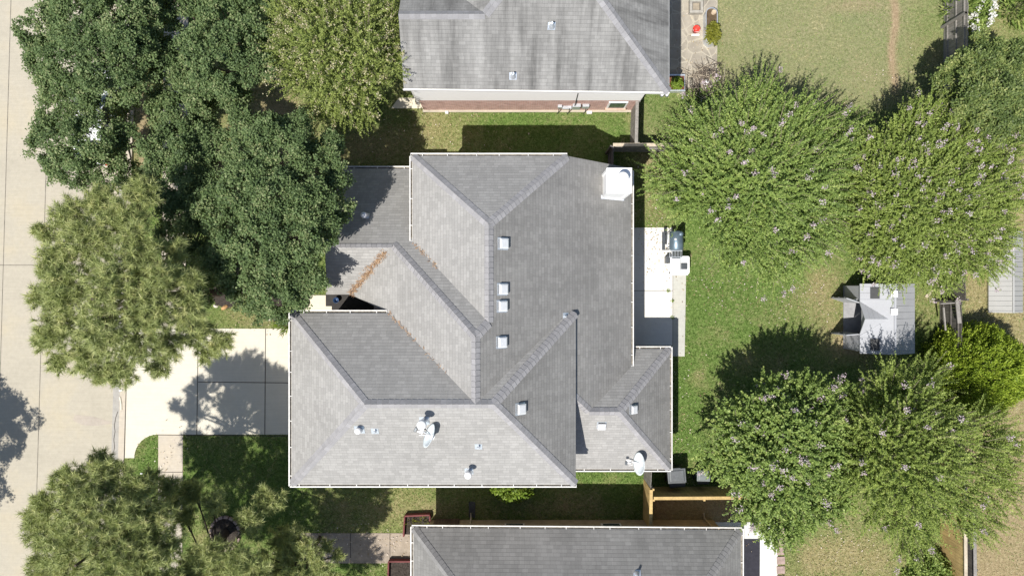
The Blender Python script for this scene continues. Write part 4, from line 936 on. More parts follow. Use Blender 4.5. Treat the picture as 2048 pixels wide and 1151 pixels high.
# ------------------------------------------------------------------ resin shed with open doors and skylights
m_resin = mat_plain('pale_grey_resin', (.37, .38, .405), .6, .3, 0, .05, 2)
m_resin_shade = mat_plain('shaded_slope_resin', (.315, .32, .33), .65, .3, 0, .06, 2)  # same resin with shade in its colour, for the slope turned from the sun
sh = thing('garden_shed', M(712, 58), 'pale grey resin shed with open doors and two dark skylights, between the crape myrtles', 'shed')
b = MB(); h0 = 74
for x0, y0, x1, y1 in ((664, -4, 664, 28), (664, 88, 664, 120), (664, -4, 760, -4), (760, -4, 760, 120), (664, 120, 760, 120)):
    a, c = M(x0, y0), M(x1, y1); b.bar(a + Vector((0, 0, h0 * S / 2)), c + Vector((0, 0, h0 * S / 2)), .05, h0 * S)
for y in (-4, 120):                                       # gable ends
    b.face([M(664, y, 74), M(760, y, 74), M(712, y, 102)]); b.face([M(664, y + 1, 74), M(712, y + 1, 102), M(760, y + 1, 74)])
b.face([M(664, 28, 74), M(664, 88, 74), M(664, 58, 97)]); b.face([M(665.5, 28, 74), M(665.5, 58, 97), M(665.5, 88, 74)])
b.build('wall', m_resin, sh)
b = MB(); eW, rd, eE = 660, 712, 764; hr = 105; hv = 100; xv = 660 + 52 * (hv - 77) / (hr - 77)
def slab(b, pts, t=.05, m=0):
    up = [M(*p) for p in pts]; lo = [p - Vector((0, 0, t)) for p in up]
    ar = sum(up[i].x * up[(i + 1) % len(up)].y - up[(i + 1) % len(up)].x * up[i].y for i in range(len(up)))
    if ar < 0: up.reverse(); lo.reverse()
    b.face(up, m); b.face(list(reversed(lo)), m)
    for i in range(len(up)):
        j = (i + 1) % len(up); b.face([lo[i], lo[j], up[j], up[i]], m)
slab(b, [(eW, -8, 77), (rd, -8, hr), (rd, 26, hr), (eW, 26, 77)]); slab(b, [(eW, 90, 77), (rd, 90, hr), (rd, 124, hr), (eW, 124, 77)])
slab(b, [(eW, 26, 77), (rd, 26, hr), (rd, 58, hr), (xv, 58, hv)]); slab(b, [(eW, 90, 77), (rd, 90, hr), (rd, 58, hr), (xv, 58, hv)])
slab(b, [(eW - 1, 26, 77), (eW - 1, 58, hv), (xv, 58, hv)]); slab(b, [(eW - 1, 90, 77), (eW - 1, 58, hv), (xv, 58, hv)])
slab(b, [(rd, -8, hr), (eE, -8, 77), (eE, 124, 77), (rd, 124, hr)], .05, 1)
for k in range(11):                                       # roof seams
    y = -2 + k * 12
    b.bar(M(rd + 1, y, hr + .6), M(eE, y, 77.3), .012, .008, 1)
    if not 26 < y < 90: b.bar(M(eW, y, 77.8), M(rd - 1, y, hr + .3), .012, .008, 0)
for k in range(1, 5):
    q = k / 5; b.bar(M(eW + q * (xv - eW), 58 - (1 - q) * 0, hv + .8), M(eW + q * (xv - eW) * 1.0, 26 + q * 32, 77 + q * (hv - 77) + .8), .018, .016, 0)
sroof = b.build('roof', [m_resin, m_resin_shade], sh)
for y in (9.5, 106):
    b = MB(); a = M(682, y, 77 + 22 * 28 / 52 + 1.5); tl = __import__('mathutils').Matrix.Rotation(-math.atan(28 / 52), 3, 'Y'); b.box(a, (.37, .5, .05), 0, 0, 1, tl); sk = b.build('skylight', m_dark, sroof)
for y in (11, 44):
    b = MB(); b.box(M(rd - 2, y, hr + 1), (.30, .28, .06)); b.build('ridge_vent', m_white, sroof, .01)
b = MB(); b.bar(M(rd, -8, hr + .8), M(rd, 124, hr + .8), .09, .03); b.build('ridge_cap', m_resin, sroof)
for yh, yo in ((28, 19.5), (88, 90)):
    b = MB(); a, c = M(662.5, yh), M(637, yo); b.bar(a + Vector((0, 0, .86)), c + Vector((0, 0, .86)), .045, 1.62)
    for z in (.25, .85, 1.45): b.bar(a + Vector((0, .03, z)), c + Vector((0, .03, z)), .03, .08)
    dr = b.build('door', m_resin, sh)
    b = MB(); q = a.lerp(c, .85); b.box((q.x, q.y + .06, .95), (.04, .06, .2)); b.build('handle', m_dark, dr)
b = MB(); b.prism([tuple(M(x, y))[:2] for x, y in ((662, -5), (761, -5), (761, 121), (662, 121))], 0, .06); b.build('floor', mat_plain('grey_shed_floor', (.3, .3, .31), .7), sh)
b = MB(); b.box(M(659, 24, 60), (.14, .14, .16)); b.build('lamp', m_white, sh, .02)

# low ribbed metal shelter at the right edge
ms = thing('metal_shelter', M(981, -30), 'low grey ribbed metal roof shelter on the dry grass at the right edge', 'shelter')
b = MB(); wall_prism(b, 950, 1012, -108, 46, [8, 8, 8, 8]); b.build('wall', m_galv, ms)
b = MB(); slab(b, [(947, -112, 10), (981, -112, 32), (981, 49, 32), (947, 49, 10)], .04); slab(b, [(981, -112, 32), (1015, -112, 10), (1015, 49, 10), (981, 49, 32)], .04)
for k in range(17):
    y = -108 + k * 9.6; b.bar(M(947, y, 10.6), M(980.5, y, 32.6), .025, .018); b.bar(M(981.5, y, 32.6), M(1015, y, 10.6), .025, .018)
b.bar(M(981, -112, 33), M(981, 49, 33), .08, .02)
b.build('roof', mat_plain('light_grey_sheet_metal', (.36, .36, .345), .6, .3, .0, .06, 2), ms)
for nm, p0, p1, w_, lab in (('board', (1873, 577), (1875, 541), .17, 'pale board lying along the foot of the dark fence panel'), ('board', (1852, 594), (1869, 572), .15, 'short pale board lying slantwise on the grass near the dark fence panel')):
    b = MB(); b.bar(GM(*p0, .05), GM(*p1, .05), w_, .05); tag(b.build(nm, m_wood_pale), lab, 'board', 'loose boards by the fence')
b = MB(); b.bar(GM(1914, 548 + 52, 1.85), GM(1919, 646, 1.75), .16, .05); b.bar(GM(1880, 607, 1.7), GM(1916, 605, 1.7), .05, .1)
b.bar(GM(1887, 614, 1.6), GM(1891, 660, 1.4), .06, .06); b.bar(GM(1917, 604, 1.7), GM(1917, 604, 0), .08, .08)
tag(b.build('broken_fence_frame', m_fence_old), 'leaning grey timber frame standing in the fence gap above the bright cypress', 'timber frame')

# ------------------------------------------------------------------ things on the patios
bp = GM(1353, 481, 1.0); gr = thing('barrel_grill', (bp.x, bp.y, 0), 'blue grey barrel smoker grill standing on the white patio', 'grill')
m_barrel = mat_plain('blue_grey_enamel', (.16, .22, .27), .38, .5, .5, .15, 6); r = .315; z0 = .95; hl = .43
b = MB(); pr = [(.001, -hl), (r * .9, -hl), (r, -hl + .03), (r, hl - .03), (r * .9, hl), (.001, hl)]; b.lathe((bp.x, bp.y, z0), pr, 32, 0, 'y'); b.build('barrel', m_barrel, gr)
b = MB(); b.tube([(bp.x - .34, bp.y - .3, z0 + .08), (bp.x - .42, bp.y - .3, z0 + .1), (bp.x - .42, bp.y + .3, z0 + .1), (bp.x - .34, bp.y + .3, z0 + .08)], .018, 8); b.build('lid_handle', m_galv, gr)
b = MB(); b.bar((bp.x - .55, bp.y - .42, z0 - .15), (bp.x - .55, bp.y + .42, z0 - .15), .14, .03); b.bar((bp.x - .3, bp.y - .4, z0 - .17), (bp.x - .55, bp.y - .4, z0 - .17), .03, .03); b.bar((bp.x - .3, bp.y + .4, z0 - .17), (bp.x - .55, bp.y + .4, z0 - .17), .03, .03); b.build('front_shelf', m_steel, gr)
b = MB(); b.lathe((bp.x - .1, bp.y + .05, z0 + r - .01), [(.05, 0), (.05, .035), (.001, .035)], 16); b.build('thermometer', m_white, gr)
b = MB(); b.tube([(bp.x + .12, bp.y + .28, z0 + .24), (bp.x + .12, bp.y + .28, z0 + .48)], .045, 10); b.lathe((bp.x + .12, bp.y + .28, z0 + .5), [(.09, 0), (.001, .05)], 12); b.build('chimney', m_barrel, gr)
for sx in (-1, 1):
    for sy in (-1, 1):
        b = MB(); b.tube([(bp.x + sx * .2, bp.y + sy * .34, z0 - .2), (bp.x + sx * .3, bp.y + sy * .36, 0.03)], .02, 6); b.build('leg', m_steel, gr)
b = MB()
for k in range(9): b.bar((bp.x - .28 + k * .07, bp.y - hl - .02, z0 - .12), (bp.x - .28 + k * .07, bp.y - hl - .32, z0 - .12), .016, .016)
b.bar((bp.x - .3, bp.y - hl - .32, z0 - .12), (bp.x + .3, bp.y - hl - .32, z0 - .12), .03, .03); b.bar((bp.x - .3, bp.y - hl - .02, z0 - .12), (bp.x + .3, bp.y - hl - .02, z0 - .12), .03, .03)
b.build('side_grate', m_galv, gr)
tp = GM(1360, 531, .74); tb = thing('patio_table', (tp.x, tp.y, 0), 'white plastic table with clipped corners, next to the barrel grill', 'table')
b = MB(); a_, c_ = .44, .44; b.prism([(tp.x + x, tp.y + y) for x, y in ((-a_, -c_), (a_ - .1, -c_), (a_, -c_ + .12), (a_, c_ - .05), (a_ - .05, c_), (-a_, c_))], .70, .74); b.build('tabletop', m_white, tb, .01)
for sx in (-1, 1):
    for sy in (-1, 1):
        b = MB(); b.box((tp.x + sx * .36, tp.y + sy * .36, .35), (.05, .05, .70)); b.build('leg', m_white, tb)
q = GM(1368.5, 532, .78); b = MB(); b.box((q.x, q.y, .765), (.30, .29, .05)); tag(b.build('tray', m_steel, None, .02), 'dark square tray on the white patio table', 'tray')
q = GM(1351, 531, .85); sb = thing('storage_box', (q.x, q.y, .741), 'pale grey storage box with creased lid on the white patio table', 'box')
b = MB(); b.box((q.x, q.y, .84), (.34, .62, .2), 0, 0, 1.06); b.build('body', mat_plain('pale_grey_plastic', (.55, .58, .58), .4, .4, 0, .1), sb, .02)
b = MB(); b.box((q.x, q.y, .95), (.38, .66, .025)); b.bar((q.x - .1, q.y - .2, .965), (q.x + .12, q.y + .1, .965), .03, .015); b.build('lid', mat_plain('pale_plastic_lid', (.62, .65, .66), .35, .4, 0, .08), sb, .01)
q = GM(1336.5, 519, .5); b = MB(); b.box((q.x, q.y, .25), (.16, .32, .46), 0, 0, .9); b.box((q.x, q.y, .49), (.18, .34, .03)); tag(b.build('crate', m_steel, None, .01), 'small dark grey crate on the patio left of the white table', 'crate')

def bin_(ix, iy, wd, dp, hh, label, rz, m_body, m_lid):
    p = GM(ix, iy, hh); t_ = thing('wheeled_bin', (p.x, p.y, 0), label, 'bin', 'wheeled bins by the low roof')
    b = MB(); vs = []
    for z, k in ((.06, .78), (.5, .88), (hh - .1, .97), (hh - .06, 1.0)):
        for sx, sy in ((-1, -1), (1, -1), (1, 1), (-1, 1)):
            x, y = sx * wd / 2 * k, sy * dp / 2 * k; vs.append((p.x + x * math.cos(rz) - y * math.sin(rz), p.y + x * math.sin(rz) + y * math.cos(rz), z))
    fs = [(3, 2, 1, 0)] + [(4 * i + k, 4 * i + (k + 1) % 4, 4 * i + 4 + (k + 1) % 4, 4 * i + 4 + k) for i in range(3) for k in range(4)] + [(12, 13, 14, 15)]
    b.mesh(vs, fs); b.build('body', m_body, t_, .03)
    b = MB(); ux, uy = -math.sin(rz), math.cos(rz); q0 = (p.x - ux * dp * .06, p.y - uy * dp * .06)
    b.box((*q0, hh - .035), (wd * 1.04, dp * .94, .05), rz); b.box((*q0, hh + .005), (wd * .90, dp * .8, .04), rz, 0, .86)
    b.box((p.x - ux * dp * .53, p.y - uy * dp * .53, hh - .04), (wd * .5, .06, .04), rz); lid = b.build('lid', m_lid, t_, .02)
    b = MB(); c1, s1 = math.cos(rz), math.sin(rz); e = dp * .68
    b.box((p.x + ux * dp * .52, p.y + uy * dp * .52, hh - .07), (wd * .9, dp * .22, .07), rz)
    for sg in (-1, 1): b.box((p.x + sg * c1 * wd * .38 + ux * dp * .62, p.y + sg * s1 * wd * .38 + uy * dp * .62, hh - .07), (.05, dp * .16, .05), rz)
    b.tube([(p.x - c1 * wd * .4 + ux * e, p.y - s1 * wd * .4 + uy * e, hh - .06), (p.x + c1 * wd * .4 + ux * e, p.y + s1 * wd * .4 + uy * e, hh - .06)], .018, 8); b.build('handle', m_dark, t_)
    for sg in (-1, 1):
        b = MB(); q = (p.x + sg * c1 * wd * .42 + ux * dp * .44, p.y + sg * s1 * wd * .42 + uy * dp * .44, .13); b.lathe(q, [(.001, -.03), (.13, -.03), (.13, .03), (.001, .03)], 18, 0, 'x'); b.build('wheel', m_dark, t_)
bin_(1354, 953, .80, .70, 1.12, 'large black wheeled bin with grey lid beside the low roof corner', .08 + PI, m_dark, mat_plain('grey_bin_lid', (.10, .108, .115), .45, .4, 0, .2))
bin_(1407.5, 953, .58, .5, 1.0, 'smaller dark green wheeled bin with grey lid, nearer the crape myrtle', -.03 + PI, mat_plain('dark_green_plastic', (.02, .045, .035), .5, .4), mat_plain('pale_bin_lid', (.16, .18, .18), .45, .4, 0, .15))

# upper patio: oval tub, brick fire pit, red bucket, plank, planter box, brush pile
tc = GM(1423, 52, .5); ot = thing('planter_tub', (tc.x, tc.y, 0), 'long oval metal tub planter on the flagstone patio', 'planter')
def oval(w_, l_, n=28): return [(tc.x + w_ * math.cos(a) , tc.y + (l_ - w_) * (1 if math.sin(a) > 0 else -1) * (1 if abs(math.sin(a)) > .02 else 0) + w_ * math.sin(a)) for a in [2 * PI * (k + .5) / n for k in range(n)]]
b = MB(); o1, o2 = oval(.28, .84), oval(.245, .805); n = len(o1)
for i in range(n):
    j = (i + 1) % n
    b.face([(*o1[i], 0), (*o1[j], 0), (*o1[j], .55), (*o1[i], .55)]); b.face([(*o1[i], .55), (*o1[j], .55), (*o2[j], .55), (*o2[i], .55)]); b.face([(*o2[j], .4), (*o2[i], .4), (*o2[i], .55), (*o2[j], .55)])
b.build('tub', m_galv, ot); b = MB(); b.face([(*p, .45) for p in o2]); b.build('soil', m_soil, ot)
q = GM(1428, 24, .6); b = MB(); b.lathe((q.x, q.y, .451), [(.09, 0), (.11, .16), (.1, .16), (.085, .1), (.001, .1)], 18); tag(b.build('flower_pot', m_stone), 'small grey pot standing in the oval tub', 'pot')
q = GM(1393, 12, .3); fp = thing('fire_pit', (q.x, q.y, 0), 'low square grey block fire pit at the top of the flagstone patio', 'fire pit'); m_blk = mat_plain('grey_block', (.36, .34, .3), .9, .2, 0, .2)
b = MB()
for dx, dy, sx, sy in ((0, .26, .62, .12), (0, -.26, .62, .12), (-.25, 0, .12, .40), (.25, 0, .12, .40)): b.box((q.x + dx, q.y + dy, .16), (sx, sy, .3))
b.build('rim', m_blk, fp, .01); b = MB(); b.box((q.x, q.y, .06), (.36, .38, .1)); b.build('ash_bed', mat_plain('brown_ash', (.3, .26, .2), .95), fp)
q = GM(1393, 58, .3); bk = thing('bucket', (q.x, q.y, .02), 'bright red round bucket on the flagstone patio', 'bucket')
b = MB(); b.lathe((q.x, q.y, .022), [(.001, 0), (.13, 0), (.165, .28), (.175, .28), (.175, .3), (.155, .3), (.12, .04), (.001, .04)], 24); b.build('pail', mat_plain('red_plastic', (.55, .05, .035), .4, .4, 0, .1), bk)
b = MB(); b.tube([(q.x + .16 * math.cos(a), q.y - .05 + .16 * math.sin(a) * .5, .33 - abs(math.sin(a)) * .06) for a in np.linspace(PI, 2 * PI, 9)], .012, 6); b.build('handle', m_white, bk)
b = MB(); q = GM(1390.5, 70, .05); b.bar((q.x - .19, q.y, .05), (q.x + .19, q.y, .05), .09, .05); tag(b.build('plank', m_white, None, .01), 'short white plank on the flagstone beside the red bucket', 'plank')
q = GM(1352, 166, .3); pb_ = thing('planter_box', (q.x, q.y, 0), 'low planter box with pale metal edges at the corner of the upper house', 'planter')
b = MB()
for y in (.36, -.36): b.bar((q.x - .5, q.y + y, .18), (q.x + .42, q.y + y, .18), .07, .34)
b.bar((q.x - .5, q.y - .33, .18), (q.x - .5, q.y + .33, .18), .06, .34)
b.bar((q.x + .42, q.y - .33, .1), (q.x + .42, q.y + .33, .1), .04, .2); b.build('frame', m_galv, pb_)
b = MB(); b.box((q.x - .03, q.y, .14), (.86, .66, .2)); b.build('soil', mat_plain('red_mulch', (.14, .06, .04), .95, .1, 0, .4, 14), pb_)
rr = random.Random(5); b = MB(); q = GM(1412, 150, 0)
for k in range(150):
    a = rr.uniform(0, PI); L_ = rr.uniform(.3, 1.1); c = Vector((q.x - .1 + rr.gauss(0, .42), q.y - .2 + rr.gauss(0, .36), rr.uniform(.05, .35))); d = Vector((math.cos(a), math.sin(a), rr.uniform(-.15, .15))) * L_ / 2
    b.tube([c - d, c + Vector((rr.uniform(-.05, .05), rr.uniform(-.05, .05), .04)), c + d], [.014, .011, .005], 5, rr.choice([0, 1, 1]))
tag(b.build('brush_pile', [m_wood_pale, m_bark]), 'tangled pile of cut brown branches at the end of the flagstone patio', 'brush pile')
q = GM(1414, 163, .2); b = MB(); b.box((q.x, q.y, .2), (.2, .14, .1), -.5); tag(b.build('block', m_white, None, .01), 'small white block lying on the pile of cut branches', 'block')

# timber raised beds of the lower house
def bed(pts_list, label, h=.34, soil_poly=None, at=(0, 0)):
    base = GM(*at); root = thing('raised_bed', base, label, 'raised bed', 'red timber raised beds')
    b = MB()
    for p0, p1 in pts_list: a, c = GM(*p0), GM(*p1); b.bar(a + Vector((0, 0, h / 2)), c + Vector((0, 0, h / 2)), .07, h)
    b.build('timber', m_redwood, root, .01); b = MB(); b.prism([tuple(GM(x, y))[:2] for x, y in soil_poly], .01, .12); b.build('soil', m_mulch, root)
bed([((811, 1027), (861, 1025)), ((811, 1028.5), (809, 1068)), ((861, 1026.5), (861, 1037))], 'red timber raised bed at the upper left corner of the lower house', .34, [(812.5, 1028), (859.5, 1027), (859.5, 1066), (811, 1066)], (835, 1045))
bed([((779, 1117), (835, 1117)), ((779, 1118.5), (777, 1200))], 'red timber raised bed below the brown walk, cut by the bottom edge', .34, [(780.5, 1119), (835, 1119), (835, 1200), (779, 1200)], (805, 1150))

# loose stones, pavers, street litter
def rock(name, ix, iy, sx, sy, h, mat, label, group, seed, rz=0):
    rr = random.Random(seed); c = GM(ix, iy, .02); vs = []; na, nr = 9, 3
    for i in range(nr + 1):
        q = math.cos(i / nr * PI / 2) if i < nr else .25
        for k in range(na):
            a = 2 * PI * k / na; j = rr.uniform(.82, 1.15); x, y = sx / 2 * q * j * math.cos(a), sy / 2 * q * j * math.sin(a)
            vs.append((c.x + x * math.cos(rz) - y * math.sin(rz), c.y + x * math.sin(rz) + y * math.cos(rz), .0 + h * min(1, i / nr * 1.15) * rr.uniform(.9, 1.05)))
    fs = [(i * na + k, i * na + (k + 1) % na, (i + 1) * na + (k + 1) % na, (i + 1) * na + k) for i in range(nr) for k in range(na)] + [tuple(nr * na + k for k in range(na))]
    b = MB(); b.mesh(vs, fs); return tag(b.build(name, mat), label, 'stone', group)
SG = 'stones edging the flower bed'
m_stone_w = mat_plain('cream_stone', (.62, .58, .48), .9, .2, 0, .15, 6); m_stone_p = mat_plain('pinkish_stone', (.46, .33, .25), .9, .2, 0, .2, 6)
rock('edging_stone', 417, 602, .26, .2, .12, m_stone_p, 'pinkish stone at the left end of the curved flower bed edge', SG, 1, .9)
rock('edging_stone', 431, 611, .24, .2, .12, m_stone_w, 'cream stone between the pink and the orange stone of the flower bed edge', SG, 2)
rock('edging_stone', 449, 614, .36, .2, .13, m_stone_or, 'largest, orange stone of the flower bed edge', SG, 3, .5)
rock('edging_stone', 470, 599, .18, .3, .12, m_stone_w, 'cream stone at the right end of the curved flower bed edge', SG, 4)
rock('edging_stone', 540, 636, .22, .26, .14, m_stone_w, 'bright white pointed stone in mulch near the driveway corner', SG, 5, .3)
b0 = None
for k in range(17):
    a = 2 * PI * k / 17; p = GM(450 + 29 * math.cos(a), 1066 + 33 * math.sin(a), .06)
    if b0 is None:
        b = MB(); b.box((0, 0, .07), (.22, .13, .14), 0, 0, .93); o = b.build('ring_block', m_paver, None, .015); b0 = o
    else:
        o = b0.copy(); COL.objects.link(o)
    o.location = (p.x, p.y, .012); o.rotation_euler = (0, 0, -a + PI / 2); tag(o, 'weathered block in the round ring edging the base of the shaded pine', 'edging block', 'blocks of the round tree ring')
sheet('tree_ring_mulch', [(450 + 27 * math.cos(a), 1066 + 31 * math.sin(a)) for a in np.linspace(0, 2 * PI, 22)[:-1]], .02, m_mulch, 'dark mulch inside the round tree ring', .015)
b0 = None
for k, (ix, iy) in enumerate([(1562, 1062 + 19 * q) for q in range(8)]):
    p = GM(ix - q_ if (q_ := .25 * k) else ix, iy)
    if b0 is None:
        b = MB(); b.box((0, 0, .03), (.38, .36, .06)); o = b.build('paver', m_paver, None, .015); b0 = o
    else:
        o = b0.copy(); COL.objects.link(o)
    o.location = (p.x, p.y, .0); o.rotation_euler = (0, 0, random.uniform(-.06, .06)); tag(o, 'square pinkish paver in the row between the whitewashed patio and the dry lawn', 'paver', 'row of square pavers')
for k, (ix, iy, lab) in enumerate([(1467, 1033, 'shaded paver in the side yard, farther from the whitewashed patio corner'), (1486, 1032, 'half sunlit paver in the side yard, above the whitewashed patio corner')]):
    p = GM(ix, iy); o = b0.copy(); COL.objects.link(o); o.location = (p.x, p.y, 0); tag(o, lab, 'paver', 'pavers in the side yard')
b = MB(); b.tube([GM(240, 793, .05), GM(242.5, 806, .05), GM(243, 819, .05)], .045, 10); tag(b.build('pipe', m_stone_w), 'short curved cream pipe lying in the street gutter', 'pipe')
b = MB(); q = GM(242, 780, .05); b.box((q.x, q.y, .06), (.18, .1, .08), .3, 0, .8); tag(b.build('paper_scrap', m_white, None, .02), 'crumpled white scrap in the street gutter above the curved pipe', 'litter')
b = MB(); q = GM(283, 946, .04); b.lathe((q.x - .05, q.y, .045), [(.001, 0), (.033, .004), (.033, .11), (.001, .115)], 14, 0, 'x'); tag(b.build('drink_can', m_white), 'small white can on the grass by the curb corner', 'can')
b = MB(); q = GM(672, 600, .3); b.lathe((q.x, q.y, .058), [(.001, 0), (.09, 0), (.13, .2), (.14, .26), (.125, .26), (.1, .1), (.001, .1)], 20); tag(b.build('flower_pot', mat_plain('blue_glaze', (.02, .05, .12), .35, .4, 0, .2)), 'blue glazed pot in the shaded entry', 'pot')


# ------------------------------------------------------------------ grass blades over the lawns
m_grass = mat_leaf('grass_blades', [(0, (0.059, 0.112, 0.020)), (0.18, (0.134, 0.218, 0.050)), (0.36, (0.209, 0.297, 0.094)), (0.56, (0.310, 0.314, 0.143)), (0.78, (0.407, 0.370, 0.198)), (1, (0.492, 0.437, 0.275))], .15, .7, .15)
rng = np.random.default_rng(100); N = 420000
gx = rng.uniform(250, 2120, N); gy = rng.uniform(-60, 1220, N)
keep = np.ones(N, bool)
def inside(poly):
    r_ = np.zeros(N, bool); m = len(poly)
    for i in range(m):
        (xa, ya), (xb, yb) = poly[i], poly[(i + 1) % m]
        c_ = ((ya > gy) != (yb > gy))
        with np.errstate(divide='ignore', invalid='ignore'): r_ ^= c_ & (gx < (xb - xa) * (gy - ya) / (yb - ya) + xa)
    return r_
for pl in PAVED: keep &= ~inside(pl)
wx, wy = gx - 1024, gy - 575.5
for x0, x1, y0, y1 in ((-155, 203, -210, 140), (-299, -150, -203, 0), (-360, 95, 56, 320), (90, 277, 125, 320), (-178, 241, -720, -353), (-163, 403, 463, 900), (664, 760, -5, 121), (947, 1015, -112, 49)): keep &= ~((wx > x0) & (wx < x1) & (wy > y0) & (wy < y1))
d_, s_, p_ = fields(gx, gy)
keep &= (rng.uniform(size=N) > s_ * 1.15) & (rng.uniform(size=N) < np.where(p_ > .3, .55, 1.0)) & (gx > cx(gy, 262))
gx, gy, d_, s_, p_ = gx[keep], gy[keep], d_[keep], s_[keep], p_[keep]; n = len(gx)
pt = np.zeros(n)
for k in range(7):
    a = rng.uniform(0, PI); f = rng.uniform(.02, .16); pt += np.sin((gx * math.cos(a) + gy * math.sin(a)) * f + rng.uniform(0, 6))
cell = rng.normal(0, 1, 200000)[((np.floor((gx + 2 * np.sin(gy * .7)) / 6.5).astype(int) * 7919 + np.floor((gy + 2 * np.sin(gx * .6)) / 6.5).astype(int) * 104729) % 200000)]
ti = .05 + .68 * np.clip(d_ + pt * .06 + cell * .19 + rng.normal(0, .14, n), 0, 1.2) + .10 * p_ + cell * .085 + rng.normal(0, .08, n)
C = np.stack([(gx - 1024) * S, -(gy - 575.5) * S, np.full(n, .004)], 1)
D = rng.normal(size=(n, 3)); D[:, 2] = np.abs(D[:, 2]) * .7 + .35; D = norm(D); sd2 = norm(np.cross(D, rng.normal(size=(n, 3))))
Ln = (rng.uniform(.05, .115, n) * (1 + .22 * np.clip(cell, -1, 1.5)) * (1 - .35 * p_))[:, None]; Wd = rng.uniform(.024, .046, n)[:, None]
v = np.stack([C - sd2 * Wd / 2, C + sd2 * Wd / 2, C + D * Ln], 1); v[:, :, 2] = np.maximum(v[:, :, 2], .003); v = v.reshape(-1, 3)
tag(link('grass', np_mesh('grass', v, np.arange(n * 3).reshape(n, 3), {'tint': np.repeat(np.clip(ti, 0, 1), 3)}, [m_grass]), None), 'short green and straw coloured grass of the lawns', 'grass', None, 'stuff')

# fallen leaves and petals, weeds in the slab joints, a crack by the gutter
rng = np.random.default_rng(120); pts = []
for cx_, cy_, rx_, ry_, n_ in ((1310, 400, 30, 90, 260), (1315, 500, 28, 40, 90), (1470, 560, 90, 60, 320), (1620, 600, 60, 40, 200), (1360, 850, 30, 90, 120), (1700, 1090, 110, 40, 200), (1780, 180, 70, 50, 120), (860, 270, 120, 40, 140), (560, 640, 70, 20, 120), (700, 1090, 90, 28, 260), (340, 920, 30, 60, 60), (1395, 120, 30, 60, 120)):
    pts.append(np.stack([cx_ + rng.normal(0, rx_, n_) * .8, cy_ + rng.normal(0, ry_, n_) * .8], 1))
pts = np.concatenate(pts); k_ = np.ones(len(pts), bool); hx, hy = pts[:, 0] - 1024, pts[:, 1] - 575.5
for x0, x1, y0, y1 in ((-160, 203, -210, 140), (-360, 95, 56, 320), (90, 277, 125, 320), (-178, 241, -720, -353), (-163, 403, 463, 900), (664, 760, -5, 121)): k_ &= ~((hx > x0) & (hx < x1) & (hy > y0) & (hy < y1))
pts = pts[k_]; n = len(pts); C = np.stack([(pts[:, 0] - 1024) * S, -(pts[:, 1] - 575.5) * S, rng.uniform(.065, .085, n)], 1)
D = norm(rng.normal(size=(n, 3)) * np.array([1, 1, .15])); sd2 = norm(np.cross(D, np.array([0, 0, 1.0]) + rng.normal(size=(n, 3)) * .2)); Ln = rng.uniform(.04, .09, n)[:, None]
v = np.stack([C, C + D * Ln * .5 + sd2 * Ln * .28, C + D * Ln, C + D * Ln * .5 - sd2 * Ln * .28], 1).reshape(-1, 3)
m_fall = mat_leaf('fallen_leaves_and_petals', [(0, (.16, .10, .05)), (.4, (.36, .27, .14)), (.7, (.5, .42, .3)), (1, (.66, .58, .55))], .05)
tag(link('fallen_leaves', np_mesh('fallen_leaves', v, np.arange(n * 4).reshape(n, 4), {'tint': np.repeat(rng.uniform(0, 1, n), 4)}, [m_fall]), None), 'scattered dry leaves and petals on the lawns, walks and patio', 'leaves', None, 'stuff')
for k, (ix, iy, r_, lab) in enumerate([(1336, 581, 7, 'small green weed in the cross joint of the patio slab'), (1345, 601, 6, 'small weed in the long patio joint, just below the cross joint'), (1344.5, 634, 6, 'small weed in the long patio joint at the shade edge')]):
    bush('weed', lab, ix, iy, r_ * .55, .08, m_myr, 130 + k, 60, (.07, .025), 'weed', 'weeds in the patio joints', stem=False)
b = MB(); pr_ = [(236, 822), (232, 834), (229, 850), (230.5, 862), (228, 878), (229.5, 893), (227, 908)]
for p0, p1 in zip(pr_[:-1], pr_[1:]):
    a_, c_ = GM(*p0), GM(*p1); nn_ = Vector((.016, 0, 0)); b.face([(q.x, q.y, .0175) for q in (a_ - nn_, c_ - nn_, c_ + nn_, a_ + nn_)])
tag(b.build('pavement_crack', m_joint), 'dark winding crack beside the street gutter', None, None, 'structure')

# ------------------------------------------------------------------ white car at the kerb under the oak
cp = GM(208, 240); car = thing('parked_car', cp + Vector((0, 0, .012)), 'white car parked at the kerb under the oak, red tail lights showing', 'car')
CY = lambda x, y, z: Vector((cp.x + x, cp.y + y, z + .012))      # y forward = up the map
sec = [(-2.22, .40, .62, .78), (-2.15, .30, .86, .84), (-1.5, .24, .92, .90), (-.5, .22, .93, .91), (.6, .22, .93, .91), (1.3, .24, .86, .90), (1.95, .28, .76, .84), (2.2, .36, .62, .70)]
b = MB(); vs = []; fs = []
for (y, zb, zt, hw) in sec:
    for x, z in ((-hw * .92, zb), (-hw, (zb + zt) * .45), (-hw * .97, zt - .1), (-hw * .84, zt), (0, zt + .025), (hw * .84, zt), (hw * .97, zt - .1), (hw, (zb + zt) * .45), (hw * .92, zb)): vs.append(CY(x, y, z))
k = 9
for i in range(len(sec) - 1):
    for j in range(k - 1): fs.append((i * k + j, (i + 1) * k + j, (i + 1) * k + j + 1, i * k + j + 1))
    fs.append((i * k + k - 1, (i + 1) * k + k - 1, (i + 1) * k, i * k))
fs.append(tuple(range(k))); fs.append(tuple(reversed(range((len(sec) - 1) * k, len(sec) * k))))
b.mesh(vs, [f[::-1] for f in fs], 0, True)
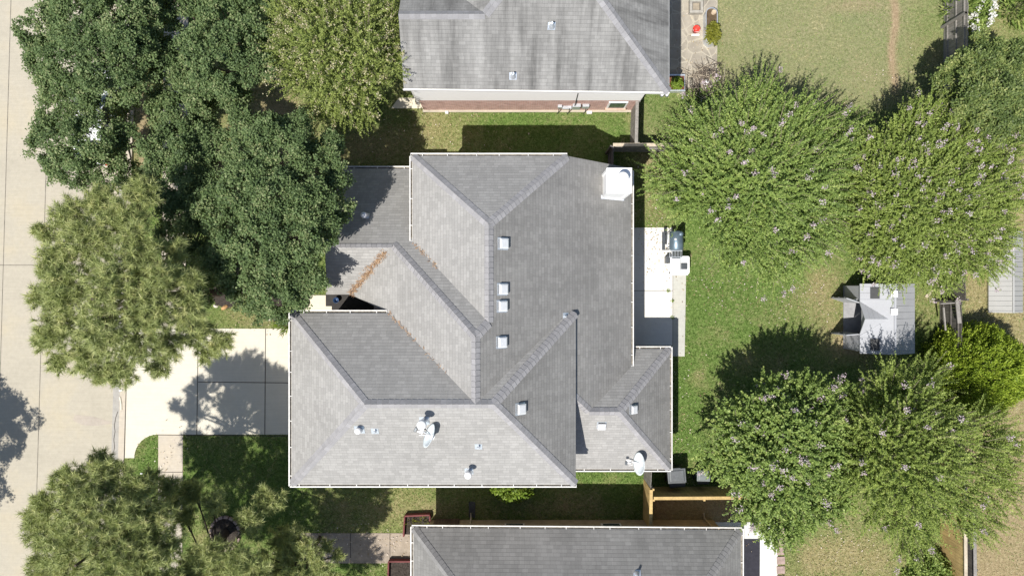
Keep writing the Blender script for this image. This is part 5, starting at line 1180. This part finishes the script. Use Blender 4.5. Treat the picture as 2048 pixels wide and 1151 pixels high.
m_car = mat_plain('white_car_paint', (.78, .79, .8), .25, .5, 0, .02)
b.mesh([CY(x, y, z) for x, y, z in ((-.62, -1.25, 1.40), (.62, -1.25, 1.40), (.66, .15, 1.45), (-.66, .15, 1.45), (-.62, -1.25, 1.36), (.62, -1.25, 1.36), (.66, .15, 1.41), (-.66, .15, 1.41))], [(0, 1, 2, 3), (7, 6, 5, 4), (0, 4, 5, 1), (1, 5, 6, 2), (2, 6, 7, 3), (3, 7, 4, 0)])
for sx in (-1, 1):
    for p, q in (((.62, -1.25, 1.38), (.76, -1.95, .92)), ((.66, .15, 1.43), (.78, .95, .9)), ((.655, -.5, 1.42), (.8, -.5, .92))): b.bar(CY(sx * p[0], p[1], p[2]), CY(sx * q[0], q[1], q[2]), .06, .05)
b.build('body', m_car, car)
b = MB(); g = [(-.60, -1.25, 1.375), (.60, -1.25, 1.375), (.64, .15, 1.42), (-.64, .15, 1.42)]; lo_ = [(-.76, -1.92, .91), (.76, -1.92, .91), (.77, .93, .90), (-.77, .93, .90)]
for i in range(4):
    j = (i + 1) % 4; b.face([CY(*lo_[i]), CY(*lo_[j]), CY(*g[j]), CY(*g[i])])
b.build('window', m_glass, car)
for sx in (-1, 1):
    b = MB(); b.box(CY(sx * .64, -2.2, .72), (.3, .14, .16)); b.build('tail_light', mat_plain('red_lens', (.4, .02, .02), .2, .5), car, .02)
    b = MB(); b.box(CY(sx * .58, 2.12, .62), (.34, .16, .14)); b.build('headlight', m_galv, car, .02)
    b = MB(); b.box(CY(sx * .98, .75, .98), (.2, .1, .13)); b.build('mirror', m_car, car, .02)
    for y in (-1.38, 1.38):
        b = MB(); c = CY(sx * .80, y, .32); b.lathe(c, [(.2, -.11), (.3, -.11), (.32, -.07), (.32, .07), (.3, .11), (.2, .11)], 24, 0, 'x'); wh = b.build('wheel', m_dark, car)
        b = MB(); b.lathe(c, [(.001, -.09), (.2, -.09), (.21, .0), (.2, .09), (.001, .09)], 20, 0, 'x'); b.build('rim', m_galv, wh)
